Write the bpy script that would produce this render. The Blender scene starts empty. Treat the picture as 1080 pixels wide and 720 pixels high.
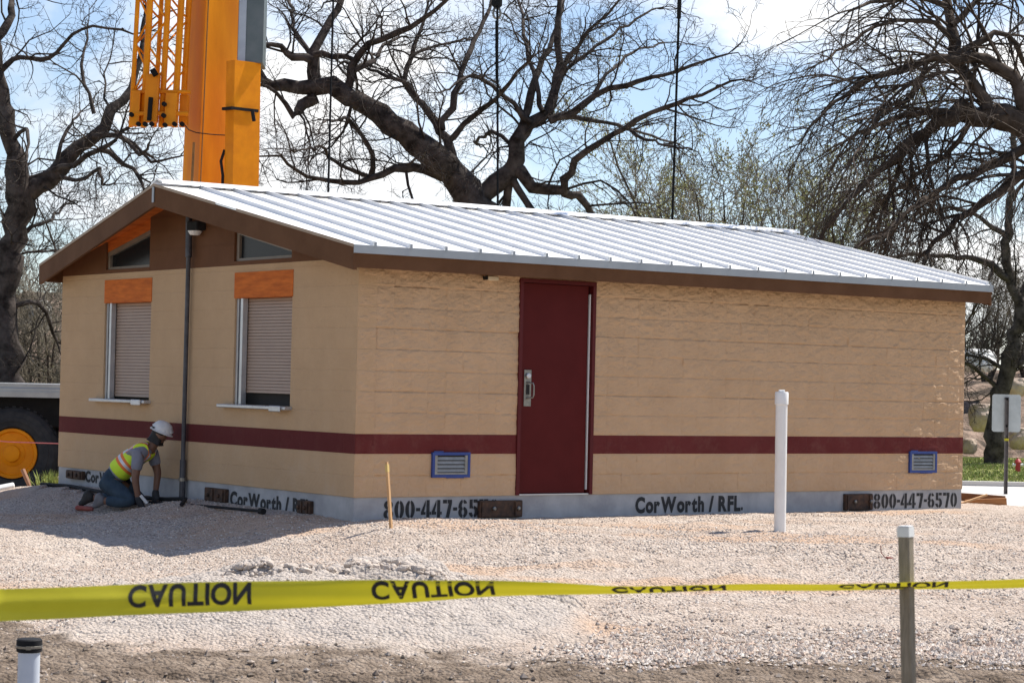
import bpy, bmesh, math, random
import numpy as np
from mathutils import Vector, Matrix, Euler

S = bpy.context.scene
COL = S.collection
R = math.radians

# ------------------------------------------------------------------ camera
F_PX, ROLL, PITCH, EYE = 2316.5, 0.02042, 0.01878, 1.3317      # focal length in pixels of a 1080 wide frame
cr, sr, cp, sp = math.cos(ROLL), math.sin(ROLL), math.cos(PITCH), math.sin(PITCH)
FWD = Vector((0, cp, sp)); UP0 = Vector((0, -sp, cp)); RT0 = Vector((1, 0, 0))
RT = RT0 * cr + UP0 * sr
UP = -RT0 * sr + UP0 * cr
cam_d = bpy.data.cameras.new("camera")
cam_d.sensor_width = 36.0
cam_d.lens = 36.0 * F_PX / 1080.0
cam_d.clip_start = 0.1
cam_d.clip_end = 6000
cam = bpy.data.objects.new("camera", cam_d); COL.objects.link(cam)
M = Matrix.Identity(4)
for i in range(3):
    M[i][0] = RT[i]; M[i][1] = UP[i]; M[i][2] = -FWD[i]
M[2][3] = EYE
cam.matrix_world = M
cam_d.dof.use_dof = True
cam_d.dof.focus_distance = 22.5
cam_d.dof.aperture_fstop = 11
S.camera = cam

# ------------------------------------------------------------------ light
YAW = 0.62216
SUN_EL = R(57)
SUN_AZ = YAW - 0.035                    # angle from +X of the horizontal direction towards the sun
sdir = Vector((math.cos(SUN_EL) * math.cos(SUN_AZ), math.cos(SUN_EL) * math.sin(SUN_AZ), math.sin(SUN_EL)))
sun_d = bpy.data.lights.new("sun", 'SUN'); sun_d.energy = 4.8; sun_d.angle = R(0.53); sun_d.color = (1.0, 0.95, 0.87)
sun = bpy.data.objects.new("sun", sun_d); COL.objects.link(sun)
sun.rotation_euler = (-sdir).to_track_quat('-Z', 'Y').to_euler()
sun.location = (10, 10, 30)

W = bpy.data.worlds.new("World"); S.world = W; W.use_nodes = True
nt = W.node_tree; N = nt.nodes; L = nt.links
N.clear()
wo = N.new('ShaderNodeOutputWorld'); bg = N.new('ShaderNodeBackground'); bg.inputs[1].default_value = 0.075
sky = N.new('ShaderNodeTexSky'); sky.sky_type = 'NISHITA'; sky.sun_disc = False
sky.sun_elevation = SUN_EL; sky.sun_rotation = math.pi / 2 - SUN_AZ
sky.air_density = 1.0; sky.dust_density = 0.3; sky.ozone_density = 2.0
tc = N.new('ShaderNodeTexCoord')
mp = N.new('ShaderNodeMapping'); mp.inputs['Scale'].default_value = (1, 1, 1.7); mp.inputs['Location'].default_value = (0.33, 0.0, 0.21)
L.new(tc.outputs['Generated'], mp.inputs[0])
n1 = N.new('ShaderNodeTexNoise'); n1.inputs['Scale'].default_value = 7.5; n1.inputs['Detail'].default_value = 9; n1.inputs['Roughness'].default_value = 0.55; n1.inputs['Distortion'].default_value = 0.3
L.new(mp.outputs[0], n1.inputs[0])
rp = N.new('ShaderNodeValToRGB'); rp.color_ramp.elements[0].position = 0.46; rp.color_ramp.elements[1].position = 0.62
L.new(n1.outputs[0], rp.inputs[0])
# clouds thin out overhead
sx = N.new('ShaderNodeSeparateXYZ'); L.new(tc.outputs['Generated'], sx.inputs[0])
mr = N.new('ShaderNodeMapRange'); mr.inputs[1].default_value = 0.16; mr.inputs[2].default_value = 0.5; mr.inputs[3].default_value = 1.0; mr.inputs[4].default_value = 0.15
L.new(sx.outputs[2], mr.inputs[0])
rp.color_ramp.elements[0].color = (0.12, 0.12, 0.12, 1)
mul = N.new('ShaderNodeMath'); mul.operation = 'MULTIPLY'; L.new(rp.outputs[0], mul.inputs[0]); L.new(mr.outputs[0], mul.inputs[1])
n2 = N.new('ShaderNodeTexNoise'); n2.inputs['Scale'].default_value = 11; n2.inputs['Detail'].default_value = 6
L.new(mp.outputs[0], n2.inputs[0])
rc = N.new('ShaderNodeValToRGB')
rc.color_ramp.elements[0].position = 0.35; rc.color_ramp.elements[0].color = (8.6, 9.0, 9.5, 1)
rc.color_ramp.elements[1].position = 0.6; rc.color_ramp.elements[1].color = (11.6, 11.5, 11.4, 1)
L.new(n2.outputs[0], rc.inputs[0])
mx = N.new('ShaderNodeMixRGB'); L.new(mul.outputs[0], mx.inputs[0])
skg = N.new('ShaderNodeMixRGB'); skg.blend_type = 'MULTIPLY'; skg.inputs[0].default_value = 1.0; skg.inputs[2].default_value = (1.22, 1.27, 1.40, 1)
L.new(sky.outputs[0], skg.inputs[1])
L.new(skg.outputs[0], mx.inputs[1]); L.new(rc.outputs[0], mx.inputs[2])
L.new(mx.outputs[0], bg.inputs[0]); L.new(bg.outputs[0], wo.inputs[0])

S.view_settings.view_transform = 'Standard'; S.view_settings.look = 'None'
S.view_settings.exposure = 0.58; S.view_settings.gamma = 1.0; S.view_settings.use_curve_mapping = False
S.cycles.max_bounces = 6; S.cycles.diffuse_bounces = 4; S.cycles.glossy_bounces = 3; S.cycles.transparent_max_bounces = 6

# ------------------------------------------------------------------ helpers
def at(px, py, d):
    """world point seen at pixel (px,py) of the 1080x720 photo at depth d (metres along the view)"""
    x = (px - 540) / F_PX * d; y = (360 - py) / F_PX * d
    return Vector((0, 0, EYE)) + FWD * d + RT * x + UP * y

def tag(o, label=None, cat=None, group=None, kind=None):
    if label: o['label'] = label
    if cat: o['category'] = cat
    if group: o['group'] = group
    if kind: o['kind'] = kind
    return o

def thing(name, label, cat, loc=(0, 0, 0), rot=(0, 0, 0), group=None):
    o = bpy.data.objects.new(name, None); COL.objects.link(o)
    o.empty_display_size = 0.2
    o.location = loc; o.rotation_euler = rot
    return tag(o, label, cat, group)

def mesh_obj(name, verts, faces, mats, parent=None, mi=None, smooth=False):
    me = bpy.data.meshes.new(name)
    if isinstance(verts, np.ndarray): verts = verts.tolist()
    me.from_pydata(verts, [], faces)
    if not isinstance(mats, (list, tuple)): mats = [mats]
    for m in mats: me.materials.append(m)
    if mi is not None: me.polygons.foreach_set('material_index', mi)
    if smooth: me.polygons.foreach_set('use_smooth', [True] * len(me.polygons))
    me.update()
    o = bpy.data.objects.new(name, me); COL.objects.link(o)
    if parent: o.parent = parent
    return o

class MB:
    def __init__(s): s.v = []; s.f = []; s.m = []; s.mat = 0
    def add(s, vs, fs):
        b = len(s.v); s.v += [tuple(p) for p in vs]
        for f in fs: s.f.append(tuple(i + b for i in f)); s.m.append(s.mat)
        return s
    def box(s, x0, x1, y0, y1, z0, z1, T=None, ch=0.0):
        if ch > 0:
            bm = bmesh.new()
            vs = [bm.verts.new(p) for p in [(x0,y0,z0),(x1,y0,z0),(x1,y1,z0),(x0,y1,z0),(x0,y0,z1),(x1,y0,z1),(x1,y1,z1),(x0,y1,z1)]]
            for q in ((0,3,2,1),(4,5,6,7),(0,1,5,4),(1,2,6,5),(2,3,7,6),(3,0,4,7)): bm.faces.new([vs[i] for i in q])
            bmesh.ops.bevel(bm, geom=list(bm.edges), offset=ch, segments=1, affect='EDGES', profile=0.5)
            bm.verts.index_update()
            V = [v.co.copy() for v in bm.verts]; Fs = [[v.index for v in f.verts] for f in bm.faces]; bm.free()
            if T: V = [T @ p for p in V]
            return s.add(V, Fs)
        V = [Vector(p) for p in [(x0,y0,z0),(x1,y0,z0),(x1,y1,z0),(x0,y1,z0),(x0,y0,z1),(x1,y0,z1),(x1,y1,z1),(x0,y1,z1)]]
        if T: V = [T @ p for p in V]
        return s.add(V, [(0,3,2,1),(4,5,6,7),(0,1,5,4),(1,2,6,5),(2,3,7,6),(3,0,4,7)])
    def prism(s, pts, axis, a, b):
        """polygon pts (2D) extruded along axis from a to b; for axis u: pts=(v,z); v: pts=(u,z); z: pts=(u,v)"""
        n = len(pts)
        def mk(p, t):
            return {'u': (t, p[0], p[1]), 'v': (p[0], t, p[1]), 'z': (p[0], p[1], t)}[axis]
        V = [mk(p, a) for p in pts] + [mk(p, b) for p in pts]
        Fs = [tuple(range(n))[::-1], tuple(range(n, 2 * n))] + [(i, (i + 1) % n, n + (i + 1) % n, n + i) for i in range(n)]
        return s.add(V, Fs)
    def tube(s, pts, rad, k=8, cap=True):
        pts = [Vector(p) for p in pts]; n = len(pts)
        rad = [rad] * n if isinstance(rad, (int, float)) else rad
        V = []; Fs = []
        d = (pts[1] - pts[0]).normalized()
        a = d.cross(Vector((0, 0, 1)) if abs(d.z) < 0.9 else Vector((1, 0, 0))).normalized()
        for i, p in enumerate(pts):
            t = (pts[min(i + 1, n - 1)] - pts[max(i - 1, 0)]).normalized()
            a = (a - t * a.dot(t)).normalized(); b = t.cross(a)
            for j in range(k):
                w = 2 * math.pi * j / k
                V.append(p + (a * math.cos(w) + b * math.sin(w)) * rad[i])
        for i in range(n - 1):
            for j in range(k):
                j2 = (j + 1) % k
                Fs.append((i * k + j, i * k + j2, (i + 1) * k + j2, (i + 1) * k + j))
        if cap: Fs += [tuple(range(k))[::-1], tuple(range((n - 1) * k, n * k))]
        return s.add(V, Fs)
    def lathe(s, prof, T=None, k=24):
        """prof: list of (r,z)"""
        V = []; Fs = []; n = len(prof)
        for r, z in prof:
            for j in range(k):
                w = 2 * math.pi * j / k
                p = Vector((r * math.cos(w), r * math.sin(w), z)); V.append(T @ p if T else p)
        for i in range(n - 1):
            for j in range(k):
                j2 = (j + 1) % k
                Fs.append((i * k + j, i * k + j2, (i + 1) * k + j2, (i + 1) * k + j))
        if prof[0][0] > 1e-6: Fs.append(tuple(range(k))[::-1])
        if prof[-1][0] > 1e-6: Fs.append(tuple(range((n - 1) * k, n * k)))
        return s.add(V, Fs)
    def build(s, name, mats, parent=None, smooth=False):
        return mesh_obj(name, s.v, s.f, mats, parent, s.m, smooth)

def smooth_angle(o, ang=40):
    me = o.data
    me.polygons.foreach_set('use_smooth', [True] * len(me.polygons))
    bm = bmesh.new(); bm.from_mesh(me)
    lim = R(ang)
    for e in bm.edges:
        e.smooth = not (len(e.link_faces) == 2 and e.calc_face_angle(0) > lim)
    bm.to_mesh(me); bm.free()
    return o

# value noise --------------------------------------------------------
_rng = np.random.RandomState(7)
_tab = _rng.rand(256, 256)
def vnoise(x, y):
    xi = np.floor(x).astype(int); yi = np.floor(y).astype(int)
    fx = x - xi; fy = y - yi
    fx = fx * fx * (3 - 2 * fx); fy = fy * fy * (3 - 2 * fy)
    g = lambda a, b: _tab[a & 255, b & 255]
    return (g(xi, yi) * (1 - fx) + g(xi + 1, yi) * fx) * (1 - fy) + (g(xi, yi + 1) * (1 - fx) + g(xi + 1, yi + 1) * fx) * fy
def fbm(x, y, o=4, ga=0.5):
    s = 0; a = 1; t = 0
    for i in range(o):
        s = s + a * vnoise(x + 17.3 * i, y - 9.1 * i); t += a; a *= ga; x = x * 2.03; y = y * 2.03
    return s / t

# materials ----------------------------------------------------------
def mat(name, c1, c2=None, scale=8.0, rough=0.7, metal=0.0, bump=0.0, bscale=None, detail=6, stretch=None, lo=0.35, hi=0.65, rvar=0.0, spec=0.5, coat=0.0):
    m = bpy.data.materials.new(name); m.use_nodes = True
    t = m.node_tree; n = t.nodes; l = t.links
    b = n['Principled BSDF']
    b.inputs['Roughness'].default_value = rough; b.inputs['Metallic'].default_value = metal
    b.inputs['Specular IOR Level'].default_value = spec
    b.inputs['Coat Weight'].default_value = coat
    b.inputs['Base Color'].default_value = (*c1, 1)
    co = n.new('ShaderNodeTexCoord'); src = co.outputs['Object']
    if stretch:
        mpn = n.new('ShaderNodeMapping'); mpn.inputs['Scale'].default_value = stretch; l.new(src, mpn.inputs[0]); src = mpn.outputs[0]
    if c2:
        nz = n.new('ShaderNodeTexNoise'); nz.inputs['Scale'].default_value = scale; nz.inputs['Detail'].default_value = detail; nz.inputs['Roughness'].default_value = 0.62
        l.new(src, nz.inputs[0])
        r = n.new('ShaderNodeValToRGB'); r.color_ramp.elements[0].position = lo; r.color_ramp.elements[1].position = hi
        r.color_ramp.elements[0].color = (*c1, 1); r.color_ramp.elements[1].color = (*c2, 1)
        l.new(nz.outputs[0], r.inputs[0]); l.new(r.outputs[0], b.inputs['Base Color'])
        if rvar:
            q = n.new('ShaderNodeMapRange'); q.inputs[3].default_value = rough - rvar; q.inputs[4].default_value = rough + rvar
            l.new(nz.outputs[0], q.inputs[0]); l.new(q.outputs[0], b.inputs['Roughness'])
    if bump:
        nb = n.new('ShaderNodeTexNoise'); nb.inputs['Scale'].default_value = bscale or scale * 4; nb.inputs['Detail'].default_value = 8
        l.new(src, nb.inputs[0])
        bp = n.new('ShaderNodeBump'); bp.inputs['Strength'].default_value = 0.8; bp.inputs['Distance'].default_value = bump
        l.new(nb.outputs[0], bp.inputs['Height']); l.new(bp.outputs[0], b.inputs['Normal'])
    return m

M_flash = mat('rake_flashing_paint', (0.30, 0.215, 0.14), (0.36, 0.27, 0.19), 6, 0.5)
M_maroon = mat('maroon_paint', (0.080, 0.0075, 0.007), (0.092, 0.0095, 0.009), 3, 0.55, bump=0.0006, bscale=60, spec=0.12)
M_maroon_frame = mat('maroon_frame_paint', (0.10, 0.010, 0.012), (0.085, 0.010, 0.011), 5, 0.5, spec=0.2)
M_conc = mat('foundation_concrete', (0.30, 0.30, 0.305), (0.42, 0.42, 0.42), 3.5, 0.85, bump=0.002, bscale=40)
M_brown = mat('brown_fascia_paint', (0.105, 0.047, 0.020), (0.135, 0.064, 0.030), 2.5, 0.7, bump=0.0015, bscale=30, spec=0.15)
M_siding = mat('brown_siding_paint', (0.12, 0.052, 0.023), (0.145, 0.064, 0.030), 3, 0.7, bump=0.001, bscale=40, spec=0.15)
M_roof = mat('galvalume_roof_metal', (0.92, 0.905, 0.88), (0.84, 0.83, 0.81), 2.0, 0.50, 0.85, rvar=0.06, bump=0.002, bscale=2.5)
M_trim = mat('grey_trim_metal', (0.30, 0.32, 0.34), (0.35, 0.37, 0.39), 2.0, 0.4, 0.4)
M_cedar = mat('orange_stained_wood', (0.44, 0.105, 0.020), (0.66, 0.175, 0.030), 3.0, 0.7, spec=0.15, stretch=(1, 1.0, 7), bump=0.001)
M_shut = mat('beige_shutter_metal', (0.36, 0.255, 0.19), (0.39, 0.28, 0.205), 4, 0.5, 0.0)
M_alum = mat('aluminium', (0.50, 0.51, 0.52), (0.60, 0.61, 0.62), 6, 0.4, 0.6)
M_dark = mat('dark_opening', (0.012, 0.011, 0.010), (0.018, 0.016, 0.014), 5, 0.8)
M_glass = mat('dark_window_glass', (0.016, 0.017, 0.019), None, 1, 0.25, spec=0.15)
M_black = mat('black_rubber', (0.010, 0.010, 0.011), (0.02, 0.02, 0.021), 10, 0.75, spec=0.2)
M_tyre = mat('dusty_tyre_rubber', (0.028, 0.029, 0.032), (0.055, 0.053, 0.052), 4, 0.85, spec=0.2)
M_nut = mat('greasy_orange_nut', (0.22, 0.075, 0.01), (0.35, 0.13, 0.01), 14, 0.6)
M_white = mat('white_plastic', (0.78, 0.78, 0.76), (0.70, 0.70, 0.68), 6, 0.45)
M_ink = mat('black_stencil_paint', (0.012, 0.012, 0.013), (0.03, 0.03, 0.03), 30, 0.75)
M_rust = mat('rusty_steel', (0.030, 0.020, 0.015), (0.11, 0.055, 0.03), 14, 0.75, 0.2, bump=0.002)
M_steel = mat('stainless_steel', (0.20, 0.19, 0.17), (0.27, 0.255, 0.23), 20, 0.35, 0.8)
M_btape = mat('blue_masking_tape', (0.018, 0.045, 0.20), (0.026, 0.06, 0.25), 12, 0.6)
M_vent = mat('grey_vent_metal', (0.30, 0.30, 0.28), (0.22, 0.22, 0.20), 12, 0.5, 0.3)
M_wood = mat('raw_pine', (0.52, 0.32, 0.15), (0.42, 0.24, 0.11), 5, 0.75, stretch=(6, 6, 0.8))
M_greywood = mat('weathered_grey_wood', (0.20, 0.165, 0.115), (0.31, 0.26, 0.19), 30, 0.85, stretch=(5, 5, 0.5), bump=0.002)
M_pvc = mat('white_pvc', (0.80, 0.79, 0.76), (0.74, 0.73, 0.70), 5, 0.4)
M_gpvc = mat('grey_white_pvc', (0.52, 0.57, 0.64), (0.60, 0.64, 0.69), 5, 0.4)
M_tape = mat('yellow_caution_tape', (0.58, 0.525, 0.03), (0.68, 0.62, 0.045), 2.5, 0.42, bump=0.0015, bscale=14, spec=0.3)
_t = M_tape.node_tree; _tr = _t.nodes.new('ShaderNodeBsdfTranslucent'); _tr.inputs[0].default_value = (0.66, 0.58, 0.02, 1); _mx = _t.nodes.new('ShaderNodeMixShader'); _mx.inputs[0].default_value = 0.28
_t.links.new(_t.nodes['Principled BSDF'].outputs[0], _mx.inputs[1]); _t.links.new(_tr.outputs[0], _mx.inputs[2]); _t.links.new(_mx.outputs[0], _t.nodes['Material Output'].inputs[0])
M_crane = mat('crane_orange_paint', (0.70, 0.20, 0.0015), (0.90, 0.31, 0.002), 0.9, 0.5, spec=0.25, rvar=0.12, stretch=(2.5, 2.5, 0.5), bump=0.0008, bscale=4)
M_crane2 = mat('crane_orange_paint_worn', (0.74, 0.22, 0.0015), (0.90, 0.30, 0.002), 3.0, 0.55, spec=0.2)
M_chassis = mat('black_chassis_paint', (0.006, 0.006, 0.0065), (0.011, 0.011, 0.011), 6, 0.7, spec=0.15)
M_deck = mat('grey_deck_metal', (0.42, 0.42, 0.40), (0.34, 0.34, 0.33), 4, 0.45, 0.4)
M_cable = mat('steel_cable', (0.010, 0.010, 0.011), (0.018, 0.018, 0.018), 40, 0.95, 0.0, spec=0.0)
M_signback = mat('sign_back_metal', (0.50, 0.53, 0.53), (0.42, 0.45, 0.45), 8, 0.45, 0.35)

def wallmat(name, c1, c2, axis, bump, dust=0.42):
    """painted concrete block: course joints as a bump, mottled paint"""
    m = bpy.data.materials.new(name); m.use_nodes = True
    t = m.node_tree; n = t.nodes; l = t.links; b = n['Principled BSDF']; b.inputs['Roughness'].default_value = 0.8
    b.inputs['Specular IOR Level'].default_value = 0.25
    co = n.new('ShaderNodeTexCoord')
    nz = n.new('ShaderNodeTexNoise'); nz.inputs['Scale'].default_value = 1.7; nz.inputs['Detail'].default_value = 8; nz.inputs['Roughness'].default_value = 0.7
    l.new(co.outputs['Object'], nz.inputs[0])
    r = n.new('ShaderNodeValToRGB'); r.color_ramp.elements[0].position = 0.3; r.color_ramp.elements[1].position = 0.7
    r.color_ramp.elements[0].color = (*c1, 1); r.color_ramp.elements[1].color = (*c2, 1)
    l.new(nz.outputs[0], r.inputs[0])
    sep = n.new('ShaderNodeSeparateXYZ'); l.new(co.outputs['Object'], sep.inputs[0])
    ds = n.new('ShaderNodeTexNoise'); ds.inputs['Scale'].default_value = 3.2; ds.inputs['Detail'].default_value = 9; ds.inputs['Roughness'].default_value = 0.75; l.new(co.outputs['Object'], ds.inputs[0])
    hr = n.new('ShaderNodeMapRange'); hr.inputs[1].default_value = 0.2; hr.inputs[2].default_value = 1.1; hr.inputs[3].default_value = 0.9; hr.inputs[4].default_value = 0.25; l.new(sep.outputs[2], hr.inputs[0])
    dr = n.new('ShaderNodeMapRange'); dr.inputs[1].default_value = 0.50; dr.inputs[2].default_value = 0.72; l.new(ds.outputs[0], dr.inputs[0])
    dm = n.new('ShaderNodeMath'); dm.operation = 'MULTIPLY'; l.new(hr.outputs[0], dm.inputs[0]); l.new(dr.outputs[0], dm.inputs[1])
    dx = n.new('ShaderNodeMixRGB'); dx.inputs[2].default_value = (0.50, 0.385, 0.275, 1); dm2 = n.new('ShaderNodeMath'); dm2.operation = 'MULTIPLY'; dm2.inputs[1].default_value = dust; l.new(dm.outputs[0], dm2.inputs[0])
    l.new(dm2.outputs[0], dx.inputs[0]); l.new(r.outputs[0], dx.inputs[1]); l.new(dx.outputs[0], b.inputs['Base Color'])
    cmb = n.new('ShaderNodeCombineXYZ'); l.new(sep.outputs[axis], cmb.inputs[0])
    ad = n.new('ShaderNodeMath'); ad.inputs[1].default_value = -0.2012 + 2.044; l.new(sep.outputs[2], ad.inputs[0]); l.new(ad.outputs[0], cmb.inputs[1])
    br = n.new('ShaderNodeTexBrick'); br.inputs['Scale'].default_value = 1.0; br.inputs['Brick Width'].default_value = 0.4064; br.inputs['Row Height'].default_value = 0.2044
    br.inputs['Mortar Size'].default_value = 0.006; br.inputs['Mortar Smooth'].default_value = 0.5
    l.new(cmb.outputs[0], br.inputs[0])
    nb = n.new('ShaderNodeTexNoise'); nb.inputs['Scale'].default_value = 28; nb.inputs['Detail'].default_value = 8; l.new(co.outputs['Object'], nb.inputs[0])
    b1 = n.new('ShaderNodeBump'); b1.inputs['Distance'].default_value = bump; b1.inputs['Strength'].default_value = 0.7; l.new(nb.outputs[0], b1.inputs['Height'])
    b2 = n.new('ShaderNodeBump'); b2.invert = True; b2.inputs['Distance'].default_value = 0.004; b2.inputs['Strength'].default_value = 0.6
    l.new(br.outputs['Fac'], b2.inputs['Height']); l.new(b1.outputs[0], b2.inputs['Normal']); l.new(b2.outputs[0], b.inputs['Normal'])
    return m
M_blk_long = wallmat('tan_splitface_block', (0.46, 0.305, 0.178), (0.55, 0.37, 0.222), 0, 0.006)
M_blk_left = wallmat('tan_smooth_block', (0.46, 0.305, 0.172), (0.53, 0.355, 0.205), 1, 0.009)
M_mar_long = wallmat('maroon_block_long', (0.105, 0.013, 0.012), (0.135, 0.024, 0.022), 0, 0.003, 0.14)
M_mar_left = wallmat('maroon_block_left', (0.095, 0.012, 0.011), (0.115, 0.017, 0.016), 1, 0.003, 0.06)

# text ---------------------------------------------------------------
def text_mesh(body, stencil=False, bold=0.018):
    """flat letters in a unit box: x from 0 to width (cap height 1); returns verts (x,y), faces"""
    V = []; Fs = []; x = 0.0
    for chx in body:
        if chx == ' ': x += 0.38; continue
        if chx == '-':
            b = len(V); V += [(x, 0.27), (x + 0.25, 0.27), (x + 0.25, 0.43), (x, 0.43)]; Fs.append((b, b + 1, b + 2, b + 3)); x += 0.25 + 0.05; continue
        if chx == '.':
            b = len(V); V += [(x, 0.0), (x + 0.13, 0.0), (x + 0.13, 0.15), (x, 0.15)]; Fs.append((b, b + 1, b + 2, b + 3)); x += 0.13 + 0.05; continue
        cu = bpy.data.curves.new('lettering', 'FONT'); cu.body = chx; cu.size = 1.0; cu.offset = bold; cu.resolution_u = 4
        ob = bpy.data.objects.new('lettering', cu); COL.objects.link(ob)
        dg = bpy.context.evaluated_depsgraph_get()
        me = bpy.data.meshes.new_from_object(ob.evaluated_get(dg))
        bm = bmesh.new(); bm.from_mesh(me)
        xs = [v.co.x for v in bm.verts]; x0, x1 = min(xs), max(xs); wdt = x1 - x0
        if stencil and wdt > 0.3:
            g = 0.045; c = (x0 + x1) / 2
            for q in (c - g, c + g):
                bmesh.ops.bisect_plane(bm, geom=bm.verts[:] + bm.edges[:] + bm.faces[:], plane_co=(q, 0, 0), plane_no=(1, 0, 0))
            kill = [f for f in bm.faces if abs(f.calc_center_median().x - c) < g]
            bmesh.ops.delete(bm, geom=kill, context='FACES')
        for q in (0.2, 0.45):
            bmesh.ops.bisect_plane(bm, geom=bm.verts[:] + bm.edges[:] + bm.faces[:], plane_co=(0, q, 0), plane_no=(0, 1, 0))
        bm.verts.index_update(); b = len(V)
        V += [(v.co.x - x0 + x, v.co.y) for v in bm.verts]
        Fs += [tuple(v.index + b for v in f.verts) for f in bm.faces]
        x += wdt + 0.05
        bm.free(); bpy.data.objects.remove(ob); bpy.data.curves.remove(cu); bpy.data.meshes.remove(me)
    Va = np.array(V); Va[:, 1] /= 0.729; 
    return Va, Fs

def stencil_digits(body):
    V = []; Fs = []; x = 0.0
    def poly(pts): b = len(V); V.extend(pts); Fs.append(tuple(range(b, b + len(pts))))
    def arc(cx, cy, ro, rh, ri, rj, a0, a1, n=8):
        for k_ in range(n):
            a = R(a0 + (a1 - a0) * k_ / n); b = R(a0 + (a1 - a0) * (k_ + 1) / n)
            poly([(cx + ri * math.cos(a), cy + rj * math.sin(a)), (cx + ro * math.cos(a), cy + rh * math.sin(a)), (cx + ro * math.cos(b), cy + rh * math.sin(b)), (cx + ri * math.cos(b), cy + rj * math.sin(b))])
    def rect(x0, x1, y0, y1): poly([(x0, y0), (x1, y0), (x1, y1), (x0, y1)])
    for ch in body:
        if ch == '-': rect(x, x + 0.26, 0.40, 0.58); x += 0.33; continue
        c = x + 0.3
        if ch == '0': arc(c, .5, .30, .5, .075, .37, -80, 80, 12); arc(c, .5, .30, .5, .075, .37, 100, 260, 12)
        elif ch == '8':
            for a0, a1 in ((-80, 80), (100, 260)): arc(c, .76, .27, .245, .07, .12, a0, a1); arc(c, .26, .30, .27, .08, .13, a0, a1)
        elif ch == '6':
            for a0, a1 in ((-80, 80), (100, 260)): arc(c, .30, .30, .31, .08, .16, a0, a1)
            arc(c, .5, .30, .5, .08, .37, 100, 178); arc(c, .72, .27, .28, .07, .14, 15, 80)
        elif ch == '5':
            rect(c - .25, c - .05, .5, 1.0); rect(c + .0, c + .26, .82, 1.0)
            arc(c, .32, .30, .33, .08, .18, -80, 82, 10); arc(c, .30, .30, .30, .08, .16, 185, 260); rect(c - .05, c - .01, .48, .62)
        elif ch == '4':
            rect(c + .02, c + .22, 0, 1.0); rect(c + .23, c + .32, .2, .36); poly([(c - .32, .2), (c - .03, .2), (c - .03, .36), (c - .32, .36)]); poly([(c - .32, .36), (c - .12, .36), (c - .03, .72), (c - .03, 1.0)])
        elif ch == '7':
            rect(c - .29, c - .03, .8, 1.0); rect(c + .01, c + .29, .8, 1.0); poly([(c - .10, 0), (c + .12, 0), (c + .29, .8), (c + .08, .8)])
        x += 0.67
    return np.array(V), Fs

def letter_obj(name, body, x0, x1, y0, y1, fn, m, parent, stencil=False, bold=0.018):
    Va, Fs = stencil_digits(body) if stencil else text_mesh(body, stencil, bold)
    w = Va[:, 0].max()
    lo = 0.0; hi = 1.0
    X = x0 + Va[:, 0] / w * (x1 - x0); Y = y0 + (Va[:, 1] - lo) / (hi - lo) * (y1 - y0)
    return mesh_obj(name, [tuple(fn(a, b)) for a, b in zip(X, Y)], Fs, m, parent)

# ------------------------------------------------------------------ ground
BX, BY = -1.48467, 21.09022
cyw, syw = math.cos(YAW), math.sin(YAW)
def bw(u, v, z=0.0):
    return Vector((BX + u * cyw - v * syw, BY + u * syw + v * cyw, z - 0.00175 * u + 0.00114 * v))

ctrl = []
def C(x, y, z): ctrl.append((x, y, z))
for u in (0, 1.5, 3, 4.5, 6, 7.5, 8.4):
    for n_, z_ in ((0.05, -0.03), (0.75, -0.005), (1.6, -0.012)):
        p = bw(u, -n_); C(p.x, p.y, z_ - 0.0017 * u)
for u in (2.2, 4, 6, 8): p = bw(u, -2.6); C(p.x, p.y, -0.055)
for v in (0.8, 2, 3.4, 5, 6.5):
    p = bw(-0.05, v); C(p.x, p.y, 0.0)
    p = bw(-0.6, v); C(p.x, p.y, -0.075 if v > 1 else -0.09)
for v in (2, 4, 6): p = bw(4, v); C(p.x, p.y, -0.02); p = bw(9.5, v); C(p.x, p.y, -0.05)
for x, y, z in ((2.48, 20.4, -0.03), (2.3, 17.5, -0.14), (2.1, 15.5, -0.24), (1.8, 13.5, -0.33), (0.2, 18.3, -0.13), (0, 16.2, -0.22), (0, 13.5, -0.34),
                (-1.0, 18.4, -0.17), (-2.2, 20.2, -0.15), (-3.0, 19.6, -0.295), (-4.1, 23.6, -0.15), (-4.9, 24.3, -0.10), (-4.2, 18, -0.28),
                (-5.0, 19.5, -0.22), (-5.2, 21.5, -0.17), (-5.0, 16, -0.32), (-2.5, 16.5, -0.26), (-2.5, 13.5, -0.35), (-6.2, 27, -0.10), (-7.0, 27.5, -0.32), (-6.6, 22.5, -0.25),
                (-8, 25, -0.42), (-8, 20, -0.38), (-8, 15, -0.4), (-7, 31, -0.45), (-3, 33, -0.45), (3, 35, -0.45), (7.5, 31, -0.32),
                (6.6, 25.5, -0.09), (7.5, 27.2, -0.16), (9, 29, -0.33), (5, 20, -0.08), (5.2, 16, -0.22), (4.5, 13.5, -0.32), (9, 22, -0.2), (8, 16, -0.3),
                (-4, 10, -0.38), (0, 10, -0.38), (4, 10, -0.38), (0, 6, -0.38), (-9, 8, -0.4), (9, 10, -0.4), (12, 30, -0.42), (12, 40, -0.45), (-12, 35, -0.45), (0, 42, -0.45)):
    C(x, y, z)
CT = np.array(ctrl)
def _phi(r2): return np.where(r2 > 1e-9, 0.5 * r2 * np.log(np.maximum(r2, 1e-12)), 0.0)
NCT = _n = len(CT)
_A = np.zeros((_n + 3, _n + 3)); _d = CT[:, None, :2] - CT[None, :, :2]
_A[:_n, :_n] = _phi((_d ** 2).sum(-1)) + np.eye(_n) * 0.05
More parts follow.
